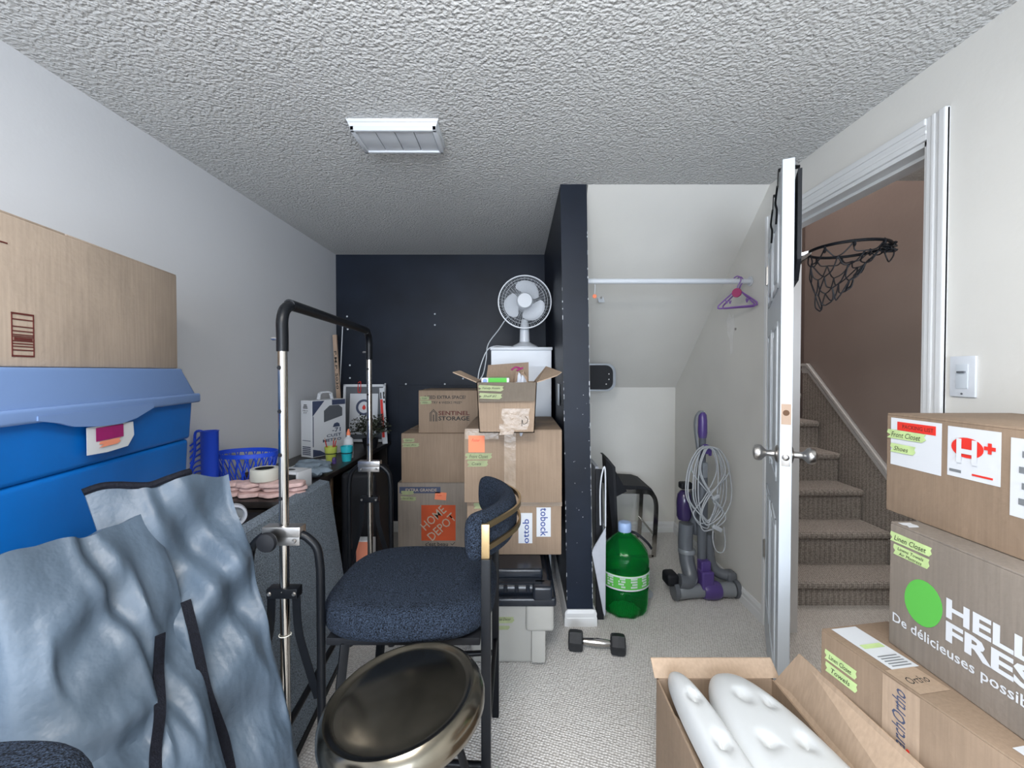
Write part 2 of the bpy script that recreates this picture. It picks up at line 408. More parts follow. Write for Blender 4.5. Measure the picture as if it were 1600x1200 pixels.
# door casing and jamb
cw = .066
def casing(mb, y0, y1, z0, z1, horiz):
    if horiz:
        mb.box((XR-.012, y0, z0), (XR, y1, z1), .003); mb.box((XR-.018, y0, z1-.022), (XR, y1, z1), .004); mb.box((XR-.015, y0, z0+.018), (XR, y1, z0+.03), .003)
    else:
        s = 1 if y1 > JY1 else -1; yo = y1 if s > 0 else y0; yi = y0 if s > 0 else y1
        mb.box((XR-.012, y0, z0), (XR, y1, z1), .003)
        a, b = sorted((yo, yo-s*.022)); mb.box((XR-.018, a, z0), (XR, b, z1), .004)
        a, b = sorted((yi+s*.018, yi+s*.03)); mb.box((XR-.015, a, z0), (XR, b, z1), .003)
mb = MB()
casing(mb, JY0-cw, JY0, 0, DZ+cw, False); casing(mb, JY1, JY1+cw, 0, DZ+cw, False); casing(mb, JY0-.001, JY1+.001, DZ, DZ+cw, True)
struct('trim_1', mb, 'trim')
mb = MB().box((XR-.002, JY0-.001, 0), (XR+.122, JY0+.015, DZ)).box((XR-.002, JY1-.015, 0), (XR+.122, JY1+.001, DZ)).box((XR-.002, JY0, DZ-.015), (XR+.122, JY1, DZ+.001))
mb.box((XR+.045, JY0+.015, 0), (XR+.06, JY0+.027, DZ-.015)).box((XR+.045, JY1-.027, 0), (XR+.06, JY1-.015, DZ-.015)).box((XR+.045, JY0+.015, DZ-.027), (XR+.06, JY1-.015, DZ-.015))
struct('trim_2', mb, 'trim')
# stairwell
SX0, SX1 = XR+.12, 2.28
struct('wall_stair_right', MB().box((SX1, YN, 0), (SX1+.1, 3.47, 4.6)), 'taupe')
struct('wall_stair_left', MB().box((XR, 2.19, HZ), (XR+.12, 4.5, 4.6)).box((XR, YB+.1, 0), (XR+.12, 4.5, HZ)), 'taupe')
struct('wall_stair_back', MB().box((SX0, 4.4, 0), (SX1+.5, 4.5, 4.6)), 'taupe')
struct('wall_stair_front', MB().box((SX0-.1, 2.1, HZ+.25), (SX1+.1, 2.2, 4.6)), 'taupe')
struct('ceiling_stair', MB().box((XR, 2.1, 4.6), (2.8, 4.5, 4.7)), 'popcorn')
struct('wall_landing_side', MB().box((SX1+.4, 3.47, 0), (SX1+.5, 4.5, 4.6)), 'taupe')
mb = MB()
RN, RS = .21, .2
Yn = lambda n: 2.40+RN*(n-1)
Zn = lambda n: .148+RS*(n-1)
prev = 0
for n in range(1, 7):
    yb = Yn(n)+.028 if n < 6 else 3.47
    mb.box((SX0, Yn(n)+.03, 0 if n == 1 else Zn(n-1)-.03), (SX1-.02, 4.4, Zn(n)-.02))
    mb.box((SX0, Yn(n), Zn(n)-.045), (SX1-.02, Yn(n)+RN+.06, Zn(n)), .02, 4)
struct('floor_stairs', mb, 'carpet_shaded', True)
# carpeted skirt band on the stair wall and white moulding above it
lz = lambda y: .70+(y-2.715)*.885
ys = [2.30, 3.42]
mb = MB().prism([(SX1-.014, 2.30, 0), (SX1-.014, 2.30, lz(2.30)), (SX1-.014, 3.42, lz(3.42)), (SX1-.014, 3.46, lz(3.42)), (SX1-.014, 3.46, 0)], (.013, 0, 0))
struct('trim_stair_skirt', mb, 'carpet_shaded')
mb = MB()
for w0, w1, t in ((0, .075, .016), (.055, .075, .028), (.02, .035, .022)):
    mb.prism([(SX1-t, 2.30, lz(2.30)+w0), (SX1-t, 3.40, lz(3.40)+w0), (SX1-t, 3.47, lz(3.40)+w0), (SX1-t, 3.47, lz(3.40)+w1), (SX1-t, 3.40, lz(3.40)+w1), (SX1-t, 2.30, lz(2.30)+w1)], (t-.001, 0, 0))
struct('trim_stair_rail', mb, 'trim')

# ------------------------------------------------------------------ ceiling vent
t = thing('ceiling_vent', 'white rectangular vent cover with four panes on the popcorn ceiling', 'ceiling vent', (-.475, 1.76, HZ))
part('frame', MB().prism([(-.175, -.1, 0), (.175, -.1, 0), (.16, -.085, -.035), (-.16, -.085, -.035)], (0, .001, 0)).box((-.17, -.098, -.012), (.17, .098, .0), .003).box((-.165, -.09, -.04), (-.148, .088, -.01), .003).box((.148, -.09, -.04), (.165, .088, -.01), .003).box((-.165, -.09, -.04), (.165, -.075, -.01), .003).box((-.165, .074, -.04), (.165, .088, -.01), .003), 'white', t)
for k in range(4):
    part('pane', MB().box((-.147+k*.074, -.074, -.034), (-.147+k*.074+.071, .073, -.02), .002), 'white', t)

# ------------------------------------------------------------------ door
HX, HY = 1.272, 2.185
fx, fy = .903, 1.462
ang = math.atan2(fy-HY, fx-HX)
DW = math.hypot(fx-HX, fy-HY); T = .036
d1 = thing('door_1', 'white panelled door standing open with satin knobs, bare latch hole on its edge', 'door', (HX, HY, 0), ang)
d1['kind'] = 'structure'
# local: x from hinge to free edge, y across (+y side looks at stairs?), z up
DB, DT = .012, 2.03
part('slab', MB().box((0, -T/2, DB), (DW, T/2, DT), .002), 'door', d1, False)
mb = MB()
for sy in (-1, 1):
    for (x0, x1) in ((.11, .36), (.45, .70)):
        for (z0, z1) in ((.22, .78), (.92, 1.5), (1.62, 1.9)):
            y = sy*T/2
            for a, b in (((x0, z0), (x1, z0+.02)), ((x0, z1-.02), (x1, z1)), ((x0, z0), (x0+.02, z1)), ((x1-.02, z0), (x1, z1))):
                mb.box((a[0], y-.005, a[1]), (b[0], y+.005, b[1]), .002)
            mb.box((x0+.045, y-.004, z0+.045), (x1-.045, y+.004, z1-.045), .003)
part('panel_moulding', mb, 'door', d1)
kz = 1.03
for sy in (-1, 1):
    k = part('knob', MB().lathe([(.030, 0), (.031, .004), (.026, .008), (.012, .012), (.011, .035), (.016, .042), (.027, .052), (.029, .062), (.025, .073), (.012, .078), (.006, .079)], (DW-.065, sy*T/2, kz), 24, (0, sy, 0)), 'nickel', d1)
part('latch_plate', MB().box((DW-.001, -.0125, 1.0), (DW+.0015, .0125, 1.058), .001), 'nickel', d1)
part('latch_bolt', MB().lathe([(.011, 0), (.011, .006), (.006, .009)], (DW, 0, kz), 14, (1, 0, 0)), 'nickel', d1)
part('bolt_mortise', MB().box((DW-.001, -.0145, 1.14), (DW+.0008, .0145, 1.21)), 'flesh', d1, False, label='bare wood patch where a lock was')
part('bolt_hole', MB().lathe([(.010, 0), (.010, .0012)], (DW, 0, 1.18), 14, (1, 0, 0)), mat('hole_brown', (.12, .06, .03), .8), d1, False)
for hz in (.40, 1.83, 1.07+.66):
    pass
for hz in (.42, 1.80):
    part('hinge', MB().tube([(-.006, -T/2-.004, hz-.045), (-.006, -T/2-.004, hz+.045)], .0065, 10).box((-.004, -T/2-.002, hz-.045), (.028, -T/2+.001, hz+.045)), 'nickel', d1)
# ------------------------------------------------------------------ over-door basketball hoop
du = V((math.cos(ang), math.sin(ang), 0)); dn = V((-du.y, du.x, 0))
if dn.x < 0: dn = -dn
hc = V((HX, HY, 0))+du*.555+dn*(T/2)      # centre of board on the door face
hoop = thing('basketball_hoop', 'black mini basketball hoop hooked over the top of the white door', 'basketball hoop', (hc.x, hc.y, 1.70))
def hp(a, b, z): return hc+du*a+dn*b+V((0, 0, z))
part('backboard', MB().bar(hp(0, .018, 1.70), hp(0, .018, 2.005), .012, .44, up=du).prism([hp(-.22, .012, 1.70), hp(.22, .012, 1.70), hp(.15, .012, 1.64), hp(-.15, .012, 1.64)], dn*.012), 'blackmat', hoop, False, True)
for a in (-.13, .13):
    part('door_hook', MB().strip([hp(a, .02, 1.98), hp(a, .024, 2.045), hp(a, .0, 2.048), hp(a, -T-.004, 2.045), hp(a, -T-.006, 1.98)], .03, .0035, up=du), 'black', hoop, False, True)
    part('hook_strap', MB().tube([hp(a+.0, -T-.006, 1.99), hp(a, -T-.012, 1.93), hp(a+.01, -T-.008, 1.90), hp(a+.01, -T-.010, 1.85)], .004, 6, 4), 'black', hoop, True, True)
part('bracket', MB().bar(hp(0, .025, 1.755), hp(0, .075, 1.765), .05, .012).bar(hp(-.05, .027, 1.725), hp(-.02, .07, 1.76), .01).bar(hp(.05, .027, 1.725), hp(.02, .07, 1.76), .01), 'nickel', hoop, False, True)
rc = hp(0, .19, 1.765); RR = .122
rim = part('rim', MB().tube([rc+du*(RR*math.cos(a))+dn*(RR*math.sin(a)) for a in [2*PI*k/40 for k in range(40)]], .0055, 8, closed=True), 'black', hoop, True, True)
random.seed(11)
mb = MB()
def net(a, lev):  # point on the collapsed net
    d = [0, .05, .115, .19, .265][lev]
    s = [1, .86, .66, .46, .34][lev]
    p = du*(RR*s*math.cos(a))+dn*(RR*s*math.sin(a))
    far = (dn.dot(p)/RR+1)/2        # side away from the door is snagged higher
    dz = -d*(1.05-.72*far)+random.uniform(-.008, .008)
    return rc+p-dn*(.011*lev)+V((random.uniform(-.008, .008), random.uniform(-.008, .008), dz))
NN = 8
lv = [[net(2*PI*(k+.5*(l % 2))/NN, l) for k in range(NN)] for l in range(5)]
for l in range(4):
    for k in range(NN):
        a = lv[l][k]
        for kk in ((k, k-1) if l % 2 == 0 else (k, (k+1) % NN)):
            b = lv[l+1][kk % NN]; m_ = (a+b)/2+V((random.uniform(-.01, .01), random.uniform(-.01, .01), -.012))
            mb.tube([a, m_, b], .0024, 5, 5)
for k in range(NN):                                     # loose loops round the rim
    p = lv[0][k]; mb.tube([p+V((0, 0, .006)), p+du*.012+V((0, 0, -.012)), p-du*.01+V((0, 0, -.014))], .003, 5, 4, closed=True)
far = rc+dn*RR
for k in range(6):
    q = [far+V((random.uniform(-.02, .02), random.uniform(-.025, .025), random.uniform(-.025, .01))) for _ in range(5)]
    mb.tube(q, .003, 5, 5, closed=True)
mb.tube([far+V((.0, 0, 0)), far+V((.012, 0, -.03)), far+V((.005, .01, -.055)), far+V((-.012, 0, -.05)), far+V((-.02, 0, -.02))], .0024, 5, 5, closed=True)
part('net', mb, 'blackmat', hoop, True, True)
# ------------------------------------------------------------------ dimmer switch
t = thing('dimmer_switch', 'white slide dimmer switch on the right wall beside the door frame', 'light switch', (XR, 1.257, 1.305))
part('wall_plate', MB().box((-.007, -.036, -.059), (0, .036, .059), .002), 'white', t)
part('slider_panel', MB().box((-.009, -.017, -.035), (-.006, .017, .035), .0008), 'door', t)
part('slider', MB().box((-.014, -.012, .010), (-.008, .010, .0155), .001), 'greyplast', t)
part('plate_screw', MB().lathe([(.003, 0), (.003, .001)], (-.007, .0, -.05), 8, (-1, 0, 0)), 'greyplast', t)

# ------------------------------------------------------------------ closet rod and hangers
t = thing('closet_rod', 'white closet rod spanning between the navy partition and the right wall', 'closet rod', (.83, 2.417, 1.818))
part('rod', MB().tube([(-.462, 0, 0), (.455, 0, 0)], .0145, 16), 'white', t)
for x in (-.462, .452): part('rod_socket', MB().lathe([(.027, 0), (.027, .006)], (x, 0, 0), 20, (1, 0, 0)), 'white', t)
def hanger(name, label, x, y, rz, m, w=.32, grp=None, tilt=0):
    t = thing(name, label, 'clothes hanger', (x, y, 1.818), 0, grp, rot=(0, tilt, rz))
    part('hook', MB().tube([(-.019, 0, .006), (-.017, 0, .016), (0, 0, .025), (.017, 0, .014), (.017, 0, -.006), (.004, 0, -.03), (0, 0, -.055)], .0032, 8, 6), m, t)
    part('shoulder', MB().tube([(0, 0, -.05), (w*.2, 0, -.078), (w*.47, 0, -.122), (w*.5, 0, -.134), (w*.46, 0, -.143), (0, 0, -.143), (-w*.46, 0, -.143), (-w*.5, 0, -.134), (-w*.47, 0, -.122), (-w*.2, 0, -.078)], .0042, 8, 6, closed=True), m, t)
    part('strap_notch', MB().tube([(w*.3, 0, -.1), (w*.27, 0, -.118), (w*.24, 0, -.10)], .0028, 6, 4), m, t)
    part('strap_notch', MB().tube([(-w*.3, 0, -.1), (-w*.27, 0, -.118), (-w*.24, 0, -.10)], .0028, 6, 4), m, t)
    return t
h = hanger('clothes_hanger', 'purple plastic hanger with a round pink size disc, at the end of the rod', 1.208, 2.405, math.radians(-46), 'hpurple', .20, 'purple hangers')
part('size_disc', MB().lathe([(.024, -.006), (.026, 0), (.024, .006)], (0, -.004, -.066), 20, (0, 1, 0)), 'hpink', h, label='pink round disc')
hanger('clothes_hanger', 'purple plastic hanger against the right wall, behind the one with the pink disc', 1.232, 2.425, math.radians(-66), 'hpurple', .20, 'purple hangers', math.radians(4))
t = thing('rod_tag', 'small orange and white tag hanging at the partition end of the closet rod', 'tag', (.425, 2.417, 1.74))
part('tag_string', MB().tube([(0, 0, 0), (.003, 0, .05), (0, .015, .09), (0, 0, .097)], .0018, 6, 4), 'white', t)
part('tag_disc', MB().lathe([(.011, -.003), (.012, 0), (.011, .003)], (0, 0, -.005), 14, (0, 1, 0)), 'orange_note', t)
t = thing('adhesive_hook', 'small white adhesive hook on the sloped closet ceiling below the rod', 'hook', (.535, 2.81, 1.785), rot=(math.radians(-49), 0, 0))
part('hook_plate', MB().box((-.02, -.002, -.035), (.02, .004, .035), .003), 'white', t)
part('hook_arm', MB().tube([(0, -.003, .01), (0, -.012, -.01), (0, -.02, -.005)], .004, 8, 4), 'nickel', t)

# ------------------------------------------------------------------ cartons
def carton(label, x0, x1, y0, y1, z0, z1, m='card', rz=0, grp=None, tape=True, name='cardboard_box', seam='x', base_piv=None, bev=.004):
    w, d, h = x1-x0, y1-y0, z1-z0
    t = thing(name, label, 'cardboard box', ((x0+x1)/2, (y0+y1)/2, z0), rz, grp)
    part('body', MB().box((-w/2, -d/2, 0), (w/2, d/2, h-.004), bev, 2), m, t)
    if seam == 'x':
        for s in (-1, 1): part('flap', MB().box((-w/2+.001, min(s*.002, s*(d/2-.001)), h-.0045), (w/2-.001, max(s*.002, s*(d/2-.001)), h), .0015), m, t)
        if tape: part('tape', MB().box((-w/2-.001, -.024, h-.002), (w/2+.001, .024, h+.0006)).box((-w/2-.0012, -.024, h-.06), (-w/2+.001, .024, h)).box((w/2-.001, -.024, h-.06), (w/2+.0012, .024, h)), 'clear_tape', t, False)
    else:
        for s in (-1, 1): part('flap', MB().box((min(s*.002, s*(w/2-.001)), -d/2+.001, h-.0045), (max(s*.002, s*(w/2-.001)), d/2-.001, h), .0015), m, t)
        if tape: part('tape', MB().box((-.024, -d/2-.001, h-.002), (.024, d/2+.001, h+.0006)).box((-.024, -d/2-.0012, h-.07), (.024, -d/2+.001, h)), 'clear_tape', t, False)
    t['dims'] = 0; del t['dims']
    return t, w, d, h
BG = 'cardboard boxes stacked by the navy wall'
# column by the wall
t, w, d, h = carton('printed moving box with an orange square, bottom of the stack against the navy wall', -.79, -.235, 2.85, 3.40, 0, .587, 'card_grey', 0, BG, False)
patch(t, (-w/2+.147, -d/2, h-.048), *FN, .27, .042, 'navyprint', 'printed_band')
text(t, 'EXTRA GRANDE', (-w/2+.155, -d/2, h-.048), *FN, 'card_print', h=.02, w=.205, bold=.012, off=.0022)
sq = patch(t, (-.010, -d/2, h-.265), *FN, .225, .235, 'hdorange', 'printed_square')
sq.location.x = 0
text(t, 'HOME', (-.010-.033, -d/2, h-.265+.033), *FN, 'card_print', h=.058, w=.19, bold=.004, off=.0022, ang=math.radians(43))
text(t, 'DEPOT', (-.010+.022, -d/2, h-.265-.026), *FN, 'card_print', h=.058, w=.22, bold=.004, off=.0022, ang=math.radians(43))
text(t, "c'est beau", (-.022, -d/2, h-.405), *FN, 'ink', h=.026, w=.15, bold=.015)
text(t, "\u2713", (.085, -d/2, h-.403), *FN, 'ink', h=.022)
patch(t, (-w/2+.065, -d/2, h-.066), *FN, .085, .026, 'green_tape', 'tape_label', .0026, jag=.12)
k = patch(t, (-w/2+.07, -d/2, h-.105), *FN, .105, .028, 'green_tape', 'tape_label', jag=.12, ang=-.08); text(t, 'Family Rm', (-w/2+.066, -d/2, h-.105), *FN, 'ink', h=.012, w=.07, shear=.4)
patch(t, (.005, -d/2, h-.088), *FN, .075, .05, 'orange_note', 'sticky_note', ang=-.08); text(t, 'Foster', (-.003, -d/2, h-.083), *FN, 'red', h=.012, w=.035, shear=.4)
t, w, d, h = carton('plain brown box with green tape labels between the two printed boxes', -.765, -.27, 2.85, 3.36, .588, .912, 'card', 0, BG, True)
patch(t, (-w/2+.05, -d/2, h-.045), *FN, .078, .025, 'green_tape', 'tape_label', jag=.12); text(t, 'Games', (-w/2+.05, -d/2, h-.045), *FN, 'ink', h=.012, w=.045, shear=.4)
patch(t, (-w/2+.062, -d/2, h-.077), *FN, .115, .026, 'green_tape', 'tape_label', jag=.12); text(t, 'Lego Bins', (-w/2+.06, -d/2, h-.077), *FN, 'ink', h=.012, w=.08, shear=.4)
t, w, d, h = carton('brown storage-company box printed with a small arch logo, topmost of the wall stack', -.655, -.262, 2.87, 3.27, .913, 1.194, 'card', 0, BG, True, seam='x')
text(t, 'NEED EXTRA SPACE?', (-.02, -d/2, h-.045), *FN, 'ink', h=.022, w=.27, bold=.014)
text(t, 'TRY 4 WEEKS FREE*', (-.01, -d/2, h-.08), *FN, 'ink', h=.016, w=.20, bold=.005)
text(t, 'SENTINEL', (.037, -d/2, h-.150), *FN, 'maroon', h=.028, w=.205, bold=.02)
text(t, 'STORAGE', (.037, -d/2, h-.185), *FN, 'ink', h=.028, w=.205, bold=.02)
mb = MB()
for r, b in ((.022, .005), (.013, .004)):
    mb.strip([(-.098-r, -d/2-.001, h-.205), (-.098-r, -d/2-.001, h-.15), (-.098, -d/2-.001, h-.15+r*1.1), (-.098+r, -d/2-.001, h-.15), (-.098+r, -d/2-.001, h-.205)], .001, b, up=(0, 1, 0))
mb.box((-.101, -d/2-.0015, h-.205), (-.095, -d/2, h-.16))
part('arch_logo', mb, 'ink', t, False)
patch(t, (-w/2+.04, -d/2, h-.052), *FN, .062, .024, 'green_tape', 'tape_label', .002, jag=.12); text(t, 'Foster', (-w/2+.04, -d/2, h-.052), *FN, 'ink', h=.009, w=.035, shear=.4, off=.003)
patch(t, (-w/2+.048, -d/2, h-.079), *FN, .078, .024, 'green_tape', 'tape_label', .002, jag=.12); text(t, 'Games', (-w/2+.044, -d/2, h-.079), *FN, 'ink', h=.009, w=.035, shear=.4, off=.003)
# column by the partition
t = thing('storage_tote', 'grey plastic tote with a black latching lid on the carpet behind the boucle chair', 'storage tote', (-.045, 2.175, 0))
def taper(z0, z1, w0, d0, w1, d1, bev=.02):
    mb = MB(); mb.box((-w1/2, -d1/2, z0), (w1/2, d1/2, z1), bev, 3)
    for v in mb.bm.verts:
        k = (v.co.z-z0)/(z1-z0); v.co.x *= (w0+(w1-w0)*k)/w1; v.co.y *= (d0+(d1-d0)*k)/d1
    return mb
part('tub', taper(0, .30, .32, .46, .38, .53), 'grey', t)
part('rib', MB().box((.08, -.275, .17), (.205, -.20, .298), .015, 3).box((.105, -.262, .02), (.17, -.22, .18), .012), 'grey', t)
part('rib', MB().box((-.205, -.275, .17), (-.08, -.20, .298), .015, 3), 'grey', t)
part('lid', MB().box((-.215, -.285, .285), (.215, .285, .325), .012, 3).box((-.19, -.26, .32), (.19, .26, .375), .025, 3).box((-.205, -.283, .31), (-.12, -.22, .375), .012, 3).box((.11, -.287, .31), (.20, -.21, .375), .014, 3).box((-.16, -.2, .37), (.16, .25, .415), .012, 3), 'blacklid', t)
for x in (-.06, -.01, .04, .09): part('lid_rib', MB().tube([(x, -.262, .345), (x, -.262, .37)], .009, 8), 'blacklid', t)
patch(t, (-.02, -.252, .215), *FN, .1, .035, 'green_tape', 'tape_label', .004, jag=.1); text(t, 'Xmas Decor', (-.02, -.255, .218), *FN, 'ink', h=.012, w=.07, shear=.4, off=.004)
patch(t, (-.03, -.247, .18), *FN, .08, .03, 'green_tape', 'tape_label', .004, jag=.1)
t, w, d, h = carton('brown box with blue and white vertical labels, resting on the black tote lid', -.25, .215, 2.13, 2.66, .416, .688, 'card', 0, BG, False)
patch(t, (.055, -d/2, h-.14), *FN, .068, .15, 'paper', 'white_label'); text(t, 'ottob', (.057, -d/2, h-.155), *FN, 'blueink', h=.032, w=.12, ang=PI/2, bold=.01)
patch(t, (.145, -d/2, h-.11), *FN, .07, .145, 'paper', 'white_label'); text(t, 'tobock', (.147, -d/2, h-.11), *FN, 'blueink', h=.036, w=.14, ang=-PI/2, bold=.01)
patch(t, (.055, -d/2, h-.02), *FN, .36, .022, 'clear_tape', 'tape')
patch(t, (-.15, -d/2, h-.03), *FN, .10, .028, 'green_tape', 'tape_label', jag=.1)
t, w, d, h = carton('wide brown box with an orange sticky note, under the open box', -.257, .212, 2.08, 2.69, .689, 1.04, 'card', 0, BG, False)
patch(t, (-.175, -d/2, h-.068), *FN, .078, .08, 'orange_note', 'sticky_note'); text(t, 'Foster', (-.178, -d/2, h-.05), *FN, 'red', h=.014, w=.04, shear=.4)
patch(t, (-.165, -d/2, h-.128), *FN, .13, .03, 'green_tape', 'tape_label', jag=.1); text(t, 'Front Closet', (-.165, -d/2, h-.128), *FN, 'ink', h=.016, w=.09, shear=.3)
patch(t, (-.17, -d/2, h-.163), *FN, .10, .03, 'green_tape', 'tape_label', jag=.1); text(t, 'Coats', (-.175, -d/2, h-.163), *FN, 'ink', h=.014, w=.045, shear=.3)
patch(t, (-.015, -d/2, h-.17), *FN, .055, .33, 'clear_tape', 'tape', .0003)
patch(t, (-.15, -d/2, h-.02), *FN, .16, .05, 'clear_tape', 'tape', .0003)
# open box
OX0, OX1, OY0, OY1, OZ0, OZ1 = -.178, .078, 1.97, 2.28, 1.041, 1.268
t = thing('cardboard_box', 'small open box with spread flaps and worn tape, full of odds and ends', 'cardboard box', ((OX0+OX1)/2, (OY0+OY1)/2, OZ0), 0, BG)
w, d, h = OX1-OX0, OY1-OY0, OZ1-OZ0; th = .004
mb = MB().box((-w/2, -d/2, 0), (w/2, -d/2+th, h)).box((-w/2, d/2-th, 0), (w/2, d/2, h)).box((-w/2, -d/2, 0), (-w/2+th, d/2, h)).box((w/2-th, -d/2, 0), (w/2, d/2, h)).box((-w/2, -d/2, 0), (w/2, d/2, th))
for v in mb.bm.verts: v.co.x *= 1+.09*(v.co.z/h)-.02
part('body', mb, 'card', t, False)
ww = w*1.07
def flapq(P, nrm): return MB().prism(P, V(nrm)*.004)
part('flap', flapq([(-ww/2, -d/2, h), (-ww/2, d/2, h), (-ww/2-.105, d/2-.03, h+.05), (-ww/2-.095, -.02, h+.052), (-ww/2-.11, -d/2+.02, h+.045)], (0, 0, 1)), 'card_in', t, False)
part('flap', flapq([(ww/2, -d/2, h), (ww/2, d/2, h), (ww/2+.06, d/2-.01, h+.075), (ww/2+.10, 0, h+.055), (ww/2+.115, -d/2+.03, h+.045), (ww/2+.09, -d/2+.005, h+.03)], (0, 0, 1)), 'card_in', t, False)
part('flap', flapq([(-ww/2+.02, d/2, h), (ww/2-.03, d/2, h), (ww/2-.03, d/2+.02, h+.10), (-ww/2+.03, d/2+.02, h+.085)], (0, 1, 0)), 'card', t, False)
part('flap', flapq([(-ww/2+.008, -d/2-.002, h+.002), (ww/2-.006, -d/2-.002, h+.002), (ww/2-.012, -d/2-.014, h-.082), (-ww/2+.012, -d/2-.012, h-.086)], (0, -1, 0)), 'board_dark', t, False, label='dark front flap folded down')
patch(t, (-.07, -d/2-.014, h-.025), *FN, .115, .026, 'green_tape', 'tape_label', jag=.12, ang=-.05); text(t, 'Family Room', (-.07, -d/2-.016, h-.025), *FN, 'ink', h=.012, w=.08, shear=.4)
patch(t, (-.072, -d/2-.018, h-.06), *FN, .105, .026, 'green_tape', 'tape_label', jag=.12, ang=-.05); text(t, 'Shelf #1', (-.075, -d/2-.019, h-.06), *FN, 'ink', h=.012, w=.06, shear=.4)
patch(t, (.04, -d/2, .06), *FN, .13, .10, 'clear_tape', 'tape', jag=.1)
patch(t, (.0, -d/2-.0, .015), *FN, .07, .05, 'clear_tape', 'tape', jag=.1, off=.002)
mb = MB().tube([(.085, -d/2-.002, .075), (.095, -d/2-.002, .06), (.09, -d/2-.002, .045), (.075, -d/2-.002, .04), (.07, -d/2-.002, .06), (.068, -d/2-.002, .03)], .0012, 5, 4)
part('pen_mark', mb, 'ink', t)
bx = (OX0+OX1)/2; by = (OY0+OY1)/2
t = thing('flat_package', 'white and green flat package lying in the small open box', 'package', (bx-.055, by-.075, OZ0+.006))
part('case', MB().box((-.062, -.06, 0), (.066, .06, .243), .004), 'paper', t)
patch(t, (.012, -.06, .228), *FN, .085, .028, 'greenspot', 'green_panel')
patch(t, (.012, 0, .2432), *FT, .08, .11, 'greenspot', 'green_panel')
patch(t, (-.045, -.06, .229), *FN, .02, .02, 'bluelid', 'round_mark', poly=circle(.5))
random.seed(3)
def rumple(c, r, sc, seed, n=26, sq=1):
    mb = MB(); bmesh.ops.create_icosphere(mb.bm, subdivisions=4, radius=1)
    for v in mb.bm.verts:
        p = v.co.copy(); k = 1+.35*noise.noise(p*sc+V((seed, 0, 0)))+.14*abs(noise.noise(p*sc*3+V((0, seed, 0))))
        z = p.z
        v.co = V((p.x*r[0]*k, p.y*r[1]*k, (p.z*r[2]*k)))+V(c)
    return mb
single('crumpled_cloth', rumple((bx+.064, by+.035, OZ0+.14), (.042, .075, .132), 1.8, 5), 'flesh', 'crumpled beige cloth bulging from the right of the small open box', 'cloth')
single('crumpled_bag', rumple((bx+.064, by-.100, OZ0+.125), (.038, .03, .122), 2.2, 9), 'greyfab', 'crumpled grey plastic bag at the front right of the open box', 'plastic bag')
single('red_ribbon', MB().tube([(bx+.02, by-.06, OZ0+.285), (bx+.04, by-.055, OZ0+.298), (bx+.06, by-.065, OZ0+.292), (bx+.045, by-.07, OZ0+.282), (bx+.075, by-.06, OZ0+.296)], .004, 6, 5), 'magenta', 'dark red ribbon lying on the crumpled cloth in the open box', 'ribbon')

# ------------------------------------------------------------------ white cabinet and fan
t = thing('white_cabinet', 'tall white cabinet behind the boxes carrying the desk fan', 'cabinet', (.025, 2.98, 0))
part('body', MB().box((-.195, -.20, .03), (.19, .22, 1.455), .002), 'white', t, False)
part('top_panel', MB().box((-.2, -.215, 1.455), (.195, .225, 1.473), .002), 'white', t)
part('cabinet_door', MB().box((-.193, -.217, .06), (.188, -.201, 1.35), .002), 'white', t)
part('plinth', MB().box((-.18, -.19, 0), (.18, .21, .03)), 'white', t, False)
FX, FY, FZ = .045, 2.86, 1.473
t = thing('desk_fan', 'white oscillating desk fan standing on the tall white cabinet', 'fan', (FX, FY, FZ))
ctr = V((0, -.03, .295)); ax = V((0, -1, .03)).normalized()
part('base', MB().lathe([(.088, 0), (.09, .006), (.075, .016), (.05, .028), (.034, .038)], (0, .0, 0), 36, f=lambda a, h: 1.0), 'white', t)
part('neck', MB().tube([(0, 0, .02), (0, 0, .06), (0, .01, .12), (0, .02, .19)], [.027, .018, .0215, .018, .02, .02, .018, .018, .018, .017, .016, .016, .016, .016, .016, .016, .016, .016, .016, .016, .016, .016, .016][:13], 16, 4) if False else MB().lathe([(.036, .02), (.033, .06), (.031, .11), (.028, .15), (.018, .19)], (0, .02, 0), 20), 'white', t)
part('motor', MB().lathe([(.02, -.12), (.05, -.10), (.055, -.04), (.05, -.01)], ctr, 24, -ax if False else ax), 'white', t)
part('hub', MB().lathe([(.05, .0), (.053, .01), (.05, .03), (.045, .036)], ctr+ax*.03, 28, ax), 'white', t)
cx_ = V((1, 0, 0)); cy_ = ax.cross(cx_).normalized()
if cy_.z < 0: cy_ = -cy_
for k in range(3):
    a0 = math.radians(62+120*k)
    def bl(u, v, a0=a0):
        r = .045+.093*u; wd = .95*(.55+.75*math.sin(PI*min(1, u*.75+.12)))
        a = a0+(v-.5)*wd*1.45+.35*u
        rr = r*(1-.10*abs(2*v-1)**3*u) if u > .6 else r
        return ctr+ax*(.012+.018*(v-.5)*2)+cx_*(rr*math.cos(a))+cy_*(rr*math.sin(a))
    part('blade', MB().grid(bl, 10, 12, lambda u, v, p: p-ax*.002), 'white', t)
mb = MB(); RC = .17
for dz in (.045, -.03):
    for rr in (.168,): mb.tube([ctr+ax*dz*.35+cx_*(rr*math.cos(a))+cy_*(rr*math.sin(a)) for a in [2*PI*k/48 for k in range(48)]], .005, 8, closed=True)
part('rim', MB().strip([ctr+ax*.0+cx_*(RC*math.cos(a))+cy_*(RC*math.sin(a)) for a in [2*PI*k/56 for k in range(56)]], .03, .007, up=ax, closed=True), 'white', t)
mb = MB()
